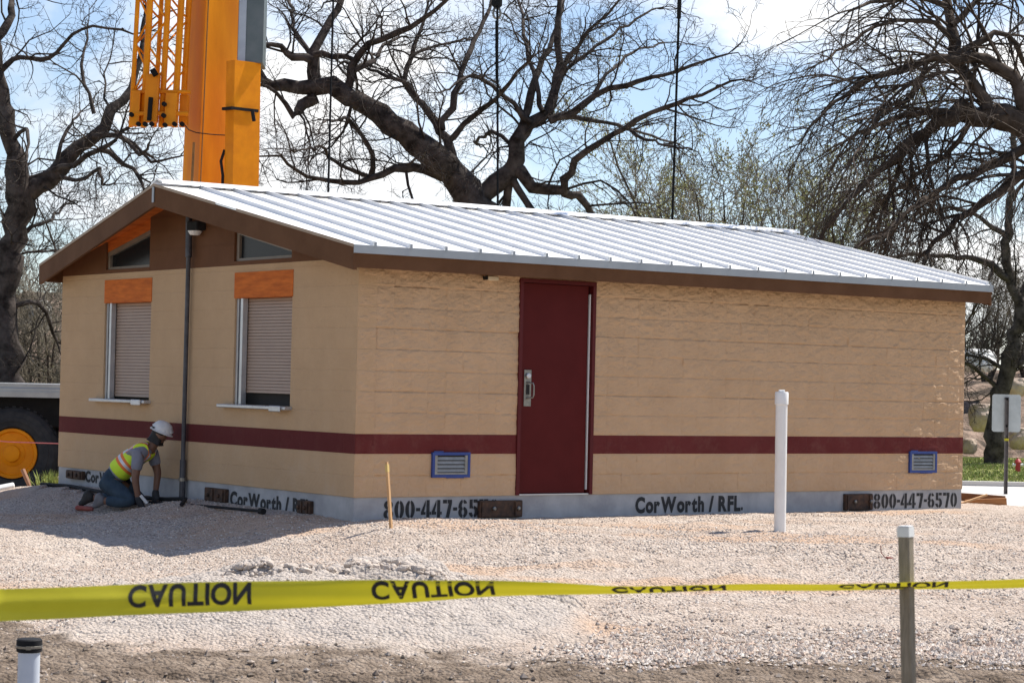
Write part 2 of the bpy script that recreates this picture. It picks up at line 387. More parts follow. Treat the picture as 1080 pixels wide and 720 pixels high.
_A[:_n, _n] = 1; _A[:_n, _n + 1:] = CT[:, :2]; _A[_n, :_n] = 1; _A[_n + 1:, :_n] = CT[:, :2].T
_w = np.linalg.solve(_A, np.concatenate([CT[:, 2], [0, 0, 0]]))
def sstep(a, b, x):
    t = np.clip((x - a) / (b - a), 0, 1); return t * t * (3 - 2 * t)
def pile(x, y):
    # low heap of paler gravel in the left foreground, steep broken back edge
    q = ((x + 1.25 + 0.5 * (fbm(x * 0 + 4, y * 1.4) - 0.5)) / 1.75) ** 2
    front = sstep(13.2, 15.2, y + 0.25 * (fbm(x * 1.3, y * 1.3) - 0.5))
    bedge = 15.72 + 0.30 * (fbm(x * 2.6 + 5, y * 0 + 2, 4) - 0.5) + 0.05 * x
    back = 1 - sstep(bedge, bedge + 0.16, y)
    return np.clip(1.05 - q, 0, 1) ** 0.7 * front * back
def heap_z(x, y):
    p = pile(x, y)
    lipf = 15.34 + 0.16 * (fbm(x * 3.1, x * 0 + 6, 3) - 0.5)
    seg = sstep(0.36, 0.44, fbm(x * 2.3 + 11, x * 0 + 3, 3))
    lip = sstep(lipf, lipf + 0.012, y) * seg * np.clip(p * 3, 0, 1)
    return p * (0.235 + 0.08 * (fbm(x * 3.3, y * 4, 4) - 0.5)) + 0.05 * (fbm(x * 9, y * 13, 3) - 0.5) * np.clip(p * 4, 0, 1) + 0.065 * lip
def ground_z(x, y, fine=True):
    x = np.asarray(x, float); y = np.asarray(y, float)
    xc = np.clip(x, -9, 11); yc = np.clip(y, 5, 42)
    r2 = (xc[..., None] - CT[:, 0]) ** 2 + (yc[..., None] - CT[:, 1]) ** 2
    z = _phi(r2) @ _w[:NCT] + _w[NCT] + _w[NCT + 1] * xc + _w[NCT + 2] * yc
    out = np.maximum(np.maximum(sstep(9, 14, np.abs(x)), sstep(38, 44, y)), 1 - sstep(3, 7, y))
    z = np.clip(z, -0.48, 0.05)
    z = z * (1 - out) - 0.45 * out
    if fine:
        # distance in front of the building keeps the foundation clear
        vv = -(x - BX) * syw + (y - BY) * cyw; uu = (x - BX) * cyw + (y - BY) * syw
        near = np.where((uu > -0.3) & (uu < 8.8) & (vv > -0.5) & (vv < 7.2), 0.0, 1.0)
        far = 1 - sstep(30, 40, np.abs(y - 16))
        z = z + (0.10 * (fbm(x * 0.9, y * 0.9, 3) - 0.5) + 0.055 * (fbm(x * 2.7, y * 4.2, 3) - 0.5) + 0.03 * (fbm((x + 0.3 * y) * 5.5, (y - 0.2 * x) * 11, 3) - 0.5)) * near * far
        z = z + 0.020 * (fbm(x * 15, y * 17, 3) - 0.5) * far
        for (xa, ya, xb, yb) in ((5.6, 19.5, 0.6, 14.6), (4.9, 20.2, -0.3, 15.6), (6.4, 17.6, 2.2, 13.9), (-0.6, 17.6, 4.8, 18.9), (-0.8, 18.3, 4.6, 19.6)):
            L_ = math.hypot(xb - xa, yb - ya); tx, ty = (xb - xa) / L_, (yb - ya) / L_
            al = (x - xa) * tx + (y - ya) * ty; ac = -(x - xa) * ty + (y - ya) * tx + 0.22 * (fbm(al * 0.8, al * 0 + xa) - 0.5)
            m_ = sstep(-0.2, 0.6, al) * sstep(L_ + 0.2, L_ - 0.6, al)
            z = z + m_ * (-0.028 * np.exp(-(ac / 0.10) ** 2) + 0.016 * np.exp(-((np.abs(ac) - 0.19) / 0.07) ** 2) + 0.012 * np.exp(-(ac / 0.12) ** 2) * np.sin(al * 42))
        z = z + heap_z(x, y)
        # ruts and clods in the churned soil close to the camera
        dz = 1 - sstep(12.6, 13.6, y + 0.8 * (fbm(x * 0.6, y * 0.6) - 0.5))
        z = z + dz * (0.10 * (fbm(x * 0.9, y * 4.5, 4) - 0.5) + 0.10 * (fbm(x * 3.2, y * 9, 4) - 0.5))
    return z
def gz(x, y): return float(ground_z(np.array([x]), np.array([y]))[0])

def axis_coords(lo, hi, st, far_lo, far_hi, g=1.35):
    a = list(np.arange(lo, hi, st)); s = st; v = lo
    left = []
    while v > far_lo: s *= g; v -= s; left.append(v)
    s = st; v = a[-1]; right = []
    while v < far_hi: s *= g; v += s; right.append(v)
    return np.array(left[::-1] + a + right)
gx = axis_coords(-7.0, 7.6, 0.032, -1800, 1800); gy = axis_coords(10.5, 24.5, 0.032, -60, 3500)
XX, YY = np.meshgrid(gx, gy); ZZ = np.concatenate([ground_z(XX[i:i + 40], YY[i:i + 40]) for i in range(0, len(gy), 40)])
nx, ny = len(gx), len(gy)
gv = np.stack([XX.ravel(), YY.ravel(), ZZ.ravel()], 1)
ii = np.arange(nx * ny).reshape(ny, nx)
gf = np.stack([ii[:-1, :-1], ii[:-1, 1:], ii[1:, 1:], ii[1:, :-1]], -1).reshape(-1, 4)
def soil_mask(x, y):
    edge = 13.4 + 0.9 * sstep(-2.2, -3.3, x) + 0.7 * (fbm(x * 0.8 + 3, y * 0.8, 4) - 0.5)
    return 1 - sstep(-0.14, 0.14, y - edge + 0.5 * (fbm(x * 5, y * 7, 3) - 0.5))
soil = soil_mask(XX, YY); pl = sstep(0.05, 0.35, pile(XX, YY))
soil = np.maximum(soil, 0.55 * sstep(0.0, 0.8, XX + 0.8 * (fbm(XX * 1.3, YY * 1.3) - 0.5)) * sstep(5.2, 3.5, XX) * sstep(14.9, 14.1, YY) * sstep(0.40, 0.6, fbm(XX * 0.9 + 2, YY * 1.5)) * (YY > 12.8) * (1 - pl))  # soil tone also mixed in under the crushed rock, darkening its gaps
orange = sstep(0.52, 0.66, fbm(XX * 0.45 + 8, YY * 0.9 + 4, 4)) * (1 - soil)
farm = np.maximum(sstep(30, 33, YY), sstep(8.5, 11, np.abs(XX)))

def ground_material():
    m = bpy.data.materials.new('gravel_and_soil'); m.use_nodes = True
    t = m.node_tree; n = t.nodes; l = t.links; b = n['Principled BSDF']; b.inputs['Roughness'].default_value = 0.95; b.inputs['Specular IOR Level'].default_value = 0.1
    co = n.new('ShaderNodeTexCoord')
    def attr(nm):
        a = n.new('ShaderNodeAttribute'); a.attribute_name = nm; return a.outputs['Fac']
    def noise(sc, de=8, ro=0.65):
        q = n.new('ShaderNodeTexNoise'); q.inputs['Scale'].default_value = sc; q.inputs['Detail'].default_value = de; q.inputs['Roughness'].default_value = ro
        l.new(co.outputs['Object'], q.inputs[0]); return q.outputs[0]
    def ramp(f, stops):
        r = n.new('ShaderNodeValToRGB'); e = r.color_ramp.elements
        e[0].position, e[0].color = stops[0][0], (*stops[0][1], 1); e[1].position, e[1].color = stops[-1][0], (*stops[-1][1], 1)
        for p, c in stops[1:-1]: k = e.new(p); k.color = (*c, 1)
        l.new(f, r.inputs[0]); return r.outputs[0]
    def mix(f, a, c):
        q = n.new('ShaderNodeMixRGB'); l.new(f, q.inputs[0]); l.new(a, q.inputs[1]); l.new(c, q.inputs[2]); return q.outputs[0]
    vo = n.new('ShaderNodeTexVoronoi'); vo.inputs['Scale'].default_value = 38; l.new(co.outputs['Object'], vo.inputs['Vector'])
    sepc = n.new('ShaderNodeSeparateColor'); l.new(vo.outputs['Color'], sepc.inputs[0])
    grav = ramp(sepc.outputs[0], [(0.0, (0.17, 0.13, 0.10)), (0.14, (0.38, 0.31, 0.25)), (0.5, (0.54, 0.445, 0.37)), (1.0, (0.68, 0.585, 0.50))])
    big = ramp(noise(1.2, 5), [(0.35, (0.48, 0.375, 0.30)), (0.65, (0.61, 0.525, 0.45))])
    q = n.new('ShaderNodeMixRGB'); q.inputs[0].default_value = 0.55; l.new(grav, q.inputs[1]); l.new(big, q.inputs[2]); grav = q.outputs[0]
    oran = ramp(noise(9, 6), [(0.3, (0.52, 0.36, 0.25)), (0.7, (0.62, 0.47, 0.36))])
    grav = mix(attr('clay'), grav, oran)
    pal = ramp(noise(30, 8, 0.7), [(0.3, (0.36, 0.305, 0.26)), (0.5, (0.51, 0.445, 0.39)), (0.7, (0.60, 0.535, 0.475))])
    grav = mix(attr('heap'), grav, pal)
    so = ramp(noise(6, 10, 0.72), [(0.3, (0.085, 0.062, 0.045)), (0.5, (0.235, 0.18, 0.135)), (0.7, (0.40, 0.32, 0.25))])
    col = mix(attr('soil'), grav, so)
    fr = ramp(noise(0.4, 8), [(0.35, (0.20, 0.19, 0.10)), (0.65, (0.34, 0.29, 0.20))])
    col = mix(attr('outer'), col, fr)
    l.new(col, b.inputs['Base Color'])
    h1 = n.new('ShaderNodeBump'); h1.inputs['Distance'].default_value = 0.024; h1.inputs['Strength'].default_value = 1.0; h1.invert = True
    l.new(vo.outputs['Distance'], h1.inputs['Height'])
    h2 = n.new('ShaderNodeBump'); h2.inputs['Distance'].default_value = 0.03; h2.inputs['Strength'].default_value = 0.8
    l.new(noise(22, 8, 0.7), h2.inputs['Height']); l.new(h1.outputs[0], h2.inputs['Normal']); l.new(h2.outputs[0], b.inputs['Normal'])
    return m
M_ground = ground_material()
me = bpy.data.meshes.new('ground'); me.from_pydata(gv.tolist(), [], gf.tolist()); me.materials.append(M_ground)
for nm, arr in (('soil', soil), ('heap', pl), ('clay', orange), ('outer', farm)):
    a = me.attributes.new(nm, 'FLOAT', 'POINT'); a.data.foreach_set('value', arr.ravel().astype(np.float32))
me.polygons.foreach_set('use_smooth', [True] * len(me.polygons)); me.update()
ground = bpy.data.objects.new('ground', me); COL.objects.link(ground); tag(ground, kind='structure')

def in_building(x, y, m=0.02):
    vv = -(x - BX) * syw + (y - BY) * cyw; uu = (x - BX) * cyw + (y - BY) * syw
    return (uu > -m) & (uu < 8.406 + m) & (vv > -m) & (vv < 6.82 + m)

# loose stones lying over the gravel: nobody could count them
def stones(name, count, ylo, yhi, smin, smax, mats, seed, keep=None):
    rg = np.random.RandomState(seed)
    y = yhi - (yhi - ylo) * rg.rand(count * 6) ** 0.85
    x = (rg.rand(count * 6) - 0.5) * 2 * (y * 0.262 + 0.4)
    ok = ~in_building(x, y)
    if keep is not None: ok &= rg.rand(len(x)) < keep(x, y)
    x = x[ok][:count]; y = y[ok][:count]; c = len(x)
    z = ground_z(x, y)
    base = np.array([(1, 0, 0), (0, 1, 0), (-1, 0, 0), (0, -1, 0), (0, 0, 1), (0, 0, -1)], float)
    s = smin + (smax - smin) * rg.rand(c) ** 2.6
    V = base[None] * s[:, None, None] * (0.55 + 0.75 * rg.rand(c, 6, 1)); V[..., 2] *= 0.72
    ang = rg.rand(c) * 6.283; ca, sa = np.cos(ang), np.sin(ang)
    vx = V[..., 0] * ca[:, None] - V[..., 1] * sa[:, None] * 0.8; vy = V[..., 0] * sa[:, None] + V[..., 1] * ca[:, None] * 0.8
    V = np.stack([vx + x[:, None], vy + y[:, None], V[..., 2] + (z + s * 0.25)[:, None]], -1).reshape(-1, 3)
    f = np.array([(0, 1, 4), (1, 2, 4), (2, 3, 4), (3, 0, 4), (1, 0, 5), (2, 1, 5), (3, 2, 5), (0, 3, 5)])
    Fc = (f[None] + (np.arange(c) * 6)[:, None, None]).reshape(-1, 3)
    mi = np.repeat(rg.choice(len(mats), c, p=[0.37, 0.29, 0.16, 0.18]), 8)
    o = mesh_obj(name, V, Fc.tolist(), mats, None, mi.tolist())
    return tag(o, kind='stuff')
M_st = [mat('stone_tan', (0.49, 0.39, 0.31), (0.61, 0.51, 0.42), 20, 0.9), mat('stone_pale', (0.58, 0.51, 0.44), (0.68, 0.61, 0.54), 20, 0.9),
        mat('stone_pink', (0.48, 0.35, 0.27), (0.55, 0.42, 0.33), 20, 0.9), mat('stone_grey', (0.24, 0.21, 0.19), (0.33, 0.29, 0.26), 20, 0.9)]
o = stones('gravel_stones', 80000, 13.0, 25.0, 0.003, 0.015, M_st, 3, lambda x, y: (1 - 0.85 * soil_mask(x, y)) * np.where(pile(x, y) > 0.15, 0.12, 1.0) * (0.10 + 0.9 * sstep(0.42, 0.60, fbm(x * 0.9 + 0.4 * y, y * 1.6, 4))))
tag(o, 'loose pinkish tan gravel stones strewn over the building pad', 'gravel')
o = stones('crushed_rock', 22000, 13.1, 15.1, 0.006, 0.024, M_st, 5, lambda x, y: sstep(0.0, 0.8, x + 0.8 * (fbm(x * 1.3, y * 1.3) - 0.5)) * sstep(5.2, 3.5, x) * sstep(15.0, 13.9, y) * np.where(pile(x, y) > 0.08, 0, 1) * (1 - 0.8 * soil_mask(x, y)) * (0.25 + sstep(0.4, 0.6, fbm(x * 0.9 + 2, y * 1.5))))
tag(o, 'coarser pale crushed rock along the edge of the dark soil', 'gravel')
o = stones('soil_clods', 2600, 10.8, 13.6, 0.004, 0.030, [mat('clod_brown', (0.17, 0.13, 0.10), (0.27, 0.21, 0.165), 20, 0.95), mat('clod_tan', (0.30, 0.24, 0.19), (0.42, 0.35, 0.29), 20, 0.95), mat('clod_dark', (0.12, 0.09, 0.07), (0.2, 0.16, 0.12), 20, 0.95), M_st[3]], 9, lambda x, y: soil_mask(x, y))
tag(o, 'brown clods and pebbles in the churned soil in the foreground', 'soil')

# broken crust along the back edge of the pale heap
rgc = random.Random(12); w = MB()
_ico = bmesh.new(); bmesh.ops.create_icosphere(_ico, subdivisions=2, radius=1.0); _iv = [v.co.copy() for v in _ico.verts]; _if = [[v.index for v in f.verts] for f in _ico.faces]; _ico.free()
for i in range(420):
    t_ = rgc.random(); cx_ = -2.05 + 1.65 * t_
    if 0.40 < t_ < 0.56 and rgc.random() < 0.85: continue
    cy_ = 15.40 + rgc.gauss(0, 0.045) + 0.06 * math.sin(cx_ * 5); s_ = rgc.choice((0.008, 0.012, 0.016, 0.022, 0.032)) * rgc.uniform(.7, 1.2); o1, o2 = rgc.uniform(0, 50), rgc.uniform(0, 50)
    z_ = gz(cx_, cy_); rot_ = Euler((rgc.uniform(-.5, .5), rgc.uniform(-.5, .5), rgc.uniform(0, 6.28))).to_matrix()
    V_c = []
    for n_ in _iv:
        k_ = 1 + 0.9 * (float(fbm(np.array(n_.x * 1.7 + o1), np.array(n_.y * 1.7 + n_.z * 1.3 + o2), 3)) - 0.5)
        p_ = rot_ @ Vector((n_.x * 1.35 * k_, n_.y * k_, n_.z * 0.75 * k_)); V_c.append((cx_ + p_.x * s_, cy_ + p_.y * s_, z_ + s_ * 0.25 + p_.z * s_))
    w.add(V_c, _if)
o = w.build('gravel_crust', mat('crusted_gravel', (0.44, 0.375, 0.315), (0.58, 0.50, 0.43), 28, 0.95, bump=0.02, bscale=40, spec=0.1)); tag(o, 'broken crust of pale gravel along the top of the heap', 'gravel', kind='stuff')

# ------------------------------------------------------------------ building
BL, BWD = 8.406, 6.817
ZF, ZB = 0.2012, 2.5008
bld = thing('concession_building', 'tan block concession building with white metal gable roof, maroon door and maroon stripe', 'building', (BX, BY, 0), (0.00114, 0.00175, YAW))

mb = MB(); mb.box(0.0, BL, 0.0, BWD, -0.55, ZF); mb.build('foundation', M_conc, bld)

# long wall: split-faced block as real relief
D0, D1, DZ = 1.8946, 2.8663, 2.394         # door frame outer edges
us = np.unique(np.concatenate([np.linspace(0, D0, 130), np.linspace(D0, D1, 40), np.linspace(D1, BL, 390)]))
zs = np.unique(np.concatenate([np.linspace(ZF, 0.6201, 24), np.linspace(0.6201, 0.8117, 12), np.linspace(0.8117, DZ, 120), np.linspace(DZ, ZB, 7)]))
U_, Z_ = np.meshgrid(us, zs)
row = (Z_ - ZF) / 0.2044; rk = np.floor(row)
ucol = U_ / 0.4064 + 0.5 * (rk % 2)
blkid = np.floor(ucol)
_rb = np.random.RandomState(11).rand(40, 60)
bj = _rb[(rk.astype(int)) % 40, blkid.astype(int) % 60]
rel = (0.034 + 0.010 * sstep(1.6, 2.3, Z_)) * (0.6 * (fbm(U_ * 13 + 31 * bj, Z_ * 24 + 7 * bj, 4, 0.6) - 0.5) + 0.4 * (fbm(U_ * 6 + 11 * bj, Z_ * 11 + 5 * bj, 3) - 0.5)) + 0.005 * (fbm(U_ * 40, Z_ * 60, 2) - 0.5)
rel += 0.007 * (bj - 0.5)
jr = np.minimum(row - rk, 1 - (row - rk)) * 0.2044; ju = np.minimum(ucol - blkid, 1 - (ucol - blkid)) * 0.4064
rel -= 0.008 * np.exp(-(jr / 0.008) ** 2) + 0.005 * np.exp(-(ju / 0.008) ** 2)
band = (Z_ > 0.62) & (Z_ < 0.812)
rel = np.where(band, rel * 0.25, rel)
lowr = 0.75 + 0.25 * np.maximum(sstep(0.9, 2.2, Z_), sstep(6.8, 7.6, U_))
rel = rel * lowr
edge = np.minimum(np.minimum(U_, BL - U_), np.minimum(Z_ - ZF, ZB - Z_)); rel = np.clip(rel, -0.024, 0.022) * np.clip(edge / 0.03, 0, 1)
V_ = -0.012 - rel
ids = np.arange(U_.size).reshape(U_.shape)
fs = []; fm = []
for a in range(len(zs) - 1):
    zc_ = (zs[a] + zs[a + 1]) / 2
    for b in range(len(us) - 1):
        uc = (us[b] + us[b + 1]) / 2
        if D0 < uc < D1 and zc_ < DZ: continue
        fs.append((ids[a, b], ids[a, b + 1], ids[a + 1, b + 1], ids[a + 1, b])); fm.append(1 if 0.6201 < zc_ < 0.8117 else 0)
fs = [tuple(int(k) for k in f) for f in fs]
mb = MB(); mb.v = [tuple(p) for p in np.stack([U_.ravel(), V_.ravel(), Z_.ravel()], 1)]; mb.f = fs; mb.m = fm
TH = 0.2
mb.mat = 0
# rims that close the relief to the wall body
mb.box(0.0, D0, 0.012, TH, ZF + 0.001, ZB); mb.box(D1, BL, 0.012, TH, ZF + 0.001, ZB); mb.box(D0, D1, 0.012, TH, DZ, ZB)
mb.mat = 2   # left (gable) wall with the two serving hatches
OP = ((1.25, 2.45), (4.41, 5.61)); OZ0, OZ1 = 1.045, 2.155
def leftpanel(v0, v1, z0, z1):
    cuts = [z0] + [z for z in (0.6201, 0.8117) if z0 < z < z1] + [z1]
    for a, b in zip(cuts[:-1], cuts[1:]):
        mb.mat = 3 if a >= 0.62 and b <= 0.812 else 2
        mb.box(-0.012, TH, v0, v1, a, b)
LT = 2.425
leftpanel(-0.012, OP[0][0], ZF + 0.001, LT); leftpanel(OP[0][1], OP[1][0], ZF + 0.001, LT); leftpanel(OP[1][1], BWD, ZF + 0.001, LT)
for a, b in OP: leftpanel(a, b, ZF + 0.001, OZ0)
leftpanel(-0.012, BWD, LT, ZB)
mb.mat = 0
mb.box(BL - TH, BL, TH, BWD - TH, ZF, ZB); mb.box(TH, BL, BWD - TH, BWD, ZF, ZB)
mb.build('wall', [M_blk_long, M_mar_long, M_blk_left, M_mar_left], bld)

# roof ------------------------------------------------------------
VR = 3.39; ZR = 3.381; SL = (ZR - 2.606) / (VR + 0.309)
V_F, V_B = -0.309, 6.935
def uend(v, right=False):
    k = 1 - min(1, abs(v - VR) / (VR + 0.309))
    return (BL + 0.117 + 0.264 * k) if right else (-0.256 - 0.264 * k)
def ztop(v): return ZR - SL * abs(v - VR)
mb = MB()
for v0, v1 in ((V_F, VR), (VR, V_B)):
    q = []
    for dz in (0.0, -0.02):
        q += [(uend(v0), v0, ztop(v0) + dz), (uend(v0, True), v0, ztop(v0) + dz), (uend(v1, True), v1, ztop(v1) + dz), (uend(v1), v1, ztop(v1) + dz)]
    mb.add(q, [(0, 1, 2, 3), (7, 6, 5, 4), (0, 4, 5, 1), (1, 5, 6, 2), (2, 6, 7, 3), (3, 7, 4, 0)])
k = 0; u = -0.03
nr = Vector((0, -SL, 1)).normalized()
while u < BL + 0.36:
    def vmax(u):      # how far a seam reaches down the slope before the angled rake cuts it
        if u < -0.256: return VR - (VR + 0.309) * (1 - (-u - 0.256) / 0.264)
        if u > BL + 0.117: return VR - (VR + 0.309) * (1 - (u - BL - 0.117) / 0.264)
        return V_F
    va = vmax(u) + 0.012; vb = VR - 0.09
    h = 0.040; w = 0.010
    for v0, v1, sgn in ((va, vb, 1), (2 * VR - va if va > V_F + 0.02 else V_B - 0.012, VR + 0.09, -1)):
        q = []
        for vv in (v0, v1):
            for du, dh in ((-w, 0), (w, 0), (w, h), (-w, h)): q.append((u + du, vv, ztop(vv) + dh))
        mb.add(q, [(0, 1, 2, 3), (7, 6, 5, 4), (0, 4, 5, 1), (1, 5, 6, 2), (2, 6, 7, 3), (3, 7, 4, 0)])
    u += 0.405
mb.build('roof_panel', M_roof, bld)
# ridge cap
mb = MB()
mb.prism([(VR - 0.14, ztop(VR - 0.14) + 0.03), (VR - 0.13, ztop(VR - 0.13) + 0.052), (VR, ZR + 0.058), (VR + 0.13, ztop(VR + 0.13) + 0.052), (VR + 0.14, ztop(VR + 0.14) + 0.03), (VR, ZR + 0.045)], 'u', uend(VR) + 0.03, uend(VR, True) - 0.01)
mb.build('ridge_cap', M_roof, bld)
# eave trim and fascia
mb = MB(); mb.box(uend(V_F) - 0.004, uend(V_F, True) + 0.004, V_F - 0.022, V_F - 0.002, 2.525, 2.604)
for kk in range(22):
    uu = -0.03 + 0.405 * kk; mb.box(uu - 0.016, uu + 0.012, V_F - 0.026, V_F - 0.023, 2.585, 2.640)
mb.box(uend(V_B) , uend(V_B, True), V_B + 0.002, V_B + 0.022, ztop(V_B) - 0.08, ztop(V_B) - 0.002)
mb.build('eave_trim', M_trim, bld)
mb = MB(); mb.box(uend(V_F) + 0.03, uend(V_F, True) - 0.03, V_F + 0.0, V_F + 0.04, 2.39, 2.584)
mb.box(uend(V_B) + 0.03, uend(V_B, True) - 0.03, V_B - 0.04, V_B, ztop(V_B) - 0.21, ztop(V_B) - 0.022)
mb.build('fascia', M_brown, bld)
# soffit: flat board between fascia and long wall
mb = MB(); mb.box(uend(V_F) + 0.035, uend(V_F, True) - 0.035, V_F + 0.041, -0.004, 2.500, 2.518); mb.build('soffit', M_brown, bld)
# rake boards, front two and rear two
for right in (False, True):
    for v0, v1 in ((V_F - 0.001, VR), (VR, V_B + 0.001)):
        mb = MB(); q = []
        for vv in (v0, v1):
            ue = uend(vv, right); s = 1 if right else -1
            for du, dz in ((-0.002 * s, -0.003), (0.034 * s, -0.003), (0.034 * s, -0.222), (-0.002 * s, -0.222)): q.append((ue + du - 0.034 * s, vv, ztop(vv) + dz - 0.019))
        mb.add(q, [(0, 1, 2, 3), (7, 6, 5, 4), (0, 4, 5, 1), (1, 5, 6, 2), (2, 6, 7, 3), (3, 7, 4, 0)])
        # metal drip strip along the top, torn back in places
        ob = mb.build('rake_board', M_brown, bld)
        ms = MB(); segs = 9; ms2 = MB()
        for k2 in range(segs):
            a = v0 + (v1 - v0) * k2 / segs; b = v0 + (v1 - v0) * (k2 + 1) / segs
            if not right and k2 in (5,) and v0 < 0: continue
            q = []
            for vv in (a, b):
                ue = uend(vv, right); s = 1 if right else -1
                for du, dz in ((0.036 * s, 0.004), (0.041 * s, 0.004), (0.041 * s, -0.026), (0.036 * s, -0.026)): q.append((ue + du - 0.034 * s, vv, ztop(vv) + dz))
            (ms if k2 < 5 else ms2).add(q, [(0, 1, 2, 3), (7, 6, 5, 4), (0, 4, 5, 1), (1, 5, 6, 2), (2, 6, 7, 3), (3, 7, 4, 0)])
        for q_ in (ms, ms2): q_.build('rake_flashing', M_trim if right else M_flash, ob)
# apex cover strip
mb = MB(); mb.box(uend(VR) - 0.012, uend(VR) - 0.004, VR - 0.022, VR + 0.022, ZR - 0.20, ZR - 0.035); mb.build('apex_strip', M_trim, bld)
# orange decking seen under the overhang
for v0, v1 in ((V_F + 0.05, VR), (VR, V_B - 0.05)):
    mb = MB(); q = []
    for dz in (-0.024, -0.045):
        q += [(uend(v0) + 0.036, v0, ztop(v0) + dz), (uend(v0, True) - 0.036, v0, ztop(v0) + dz), (uend(v1, True) - 0.036, v1, ztop(v1) + dz), (uend(v1) + 0.036, v1, ztop(v1) + dz)]
    mb.add(q, [(0, 1, 2, 3), (7, 6, 5, 4), (0, 4, 5, 1), (1, 5, 6, 2), (2, 6, 7, 3), (3, 7, 4, 0)]); mb.build('roof_deck', M_cedar, bld)

# gable siding with two slanted windows
def zdeck(v): return ztop(v) - 0.046
GW = ((1.29, 2.50), (4.485, 5.62))
mb = MB()
def gpanel(v0, v1, zb0=None, u0=-0.010):
    zb = ZB + 0.002
    pts = [(v0, zb), (v1, zb), (v1, zdeck(v1))]
    if v0 < VR < v1: pts.append((VR, zdeck(VR)))
    pts.append((v0, zdeck(v0)))
    mb.prism(pts, 'u', u0, 0.06)
gpanel(0.0, GW[0][0]); gpanel(GW[0][1], GW[1][0]); gpanel(GW[1][1], BWD)
for z in (2.72, 2.92, 3.08):       # lap lines of the siding
    half = (zdeck(VR) - z) / SL
    for a, b in ((max(GW[0][1], VR - half), min(GW[1][0], VR + half)),):
        mb.box(-0.014, -0.010, a + 0.01, b - 0.01, z, z + 0.012)
for a, b in GW: mb.box(-0.012, 0.06, a, b, ZB + 0.002, 2.545)
mb.build('gable_siding', M_siding, bld)
mb = MB(); mb.prism([(0.0, ZB), (BWD, ZB), (VR, zdeck(VR) - 0.01)], 'u', BL - 0.06, BL); mb.build('gable_siding', M_siding, bld)
for a, b in GW:
    lowv, highv = (a, b) if b < VR else (b, a)
    zl = 2.60 if b < VR else 2.70
    zh = zl + SL * abs(highv - lowv) * 0.95
    def zt(v): return zl + (zh - zl) * abs(v - lowv) / abs(highv - lowv)
    w = MB(); t = 0.05
    # frame: sill, two jambs, sloped head
    w.box(0.02, 0.07, a, b, 2.546, 2.546 + t * 0.6)
    w.box(0.02, 0.07, a, a + t, 2.546 + t * 0.6, zt(a)); w.box(0.02, 0.07, b - t, b, 2.546 + t * 0.6, zt(b))
    w.prism([(a, zt(a)), (b, zt(b)), (b, zt(b) + t), (a, zt(a) + t)], 'u', 0.015, 0.07)
    fr = w.build('gable_window', mat('window_frame_paint', (0.20, 0.165, 0.13), (0.24, 0.2, 0.16), 6, 0.5), bld)
    w = MB(); w.prism([(a + t, 2.576), (b - t, 2.576), (b - t, zt(b - t)), (a + t, zt(a + t))], 'u', 0.05, 0.056); w.build('pane', M_glass, fr)
    w = MB(); w.prism([(a, zt(a) + t + 0.001), (b, zt(b) + t + 0.001), (b, zdeck(b)), (a, zdeck(a))], 'u', 0.01, 0.06); w.build('plywood_header', M_cedar, bld)
# serving hatches
for i, (a, b) in enumerate(OP):
    w = MB(); w.box(-0.019, 0.10, a - 0.012, b + 0.012, OZ1, LT - 0.001); w.build('lintel', M_cedar, bld)
    w = MB()
    fa, fb = b - 0.075, a + 0.035
    w.box(0.01, 0.12, b - 0.045, b - 0.002, OZ0, OZ1 - 0.002); w.build('hatch_frame', M_alum, bld); w = MB(); w.box(0.01, 0.12, a + 0.002, a + 0.03, OZ0, OZ1 - 0.002); w.build('hatch_frame', M_alum, bld); w = MB(); w.box(-0.006, 0.05, b - 0.165, b - 0.115, OZ0 + 0.004, OZ1 - 0.002)
    fr = w.build('shutter_guide', M_alum, bld)
    w = MB(); gap = 0.125 if i == 0 else 0.03
    z0 = OZ0 + gap; nsl = 30; hgt = (OZ1 - z0) / nsl
    for k2 in range(nsl):
        zz = z0 + k2 * hgt
        w.prism([(0.062, zz + 0.002), (0.078, zz + 0.002), (0.078, zz + hgt - 0.001), (0.070, zz + hgt - 0.001), (0.064, zz + hgt * 0.6)], 'v', a + 0.03, b - 0.116)
    w.build('roller_shutter', M_shut, bld)
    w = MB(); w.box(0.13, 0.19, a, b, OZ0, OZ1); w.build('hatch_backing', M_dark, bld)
    w = MB(); w.box(-0.10, 0.06, a - 0.04, b + 0.20, OZ0 - 0.035, OZ0 - 0.001, ch=0.006); sl_ = w.build('window_sill', M_alum, bld)
    w = MB(); w.box(-0.125, -0.101, a + 0.02, a + 0.24, OZ0 - 0.055, OZ0 + 0.006, ch=0.008); w.build('sill_latch', M_white if i == 1 else M_alum, sl_)
# dark drain pipe / conduit up the middle of the gable wall
w = MB()
w.tube([(-0.075, 3.425, 3.06), (-0.075, 3.41, 2.62)], 0.036, 12); w.tube([(-0.072, 3.42, 2.62), (-0.062, 3.44, 2.40), (-0.06, 3.45, 0.42)], 0.025, 10); w.tube([(-0.06, 3.45, 0.42), (-0.06, 3.452, -0.02)], 0.034, 12)
cd = w.build('conduit_pipe', mat('dark_grey_pipe', (0.03, 0.028, 0.034), (0.065, 0.065, 0.075), 7, 0.45), bld)
w = MB(); w.tube([(-0.06, 3.452, 0.19), (-0.06, 3.452, 0.225)], 0.045, 12); w.build('pipe_clamp', M_steel, cd)
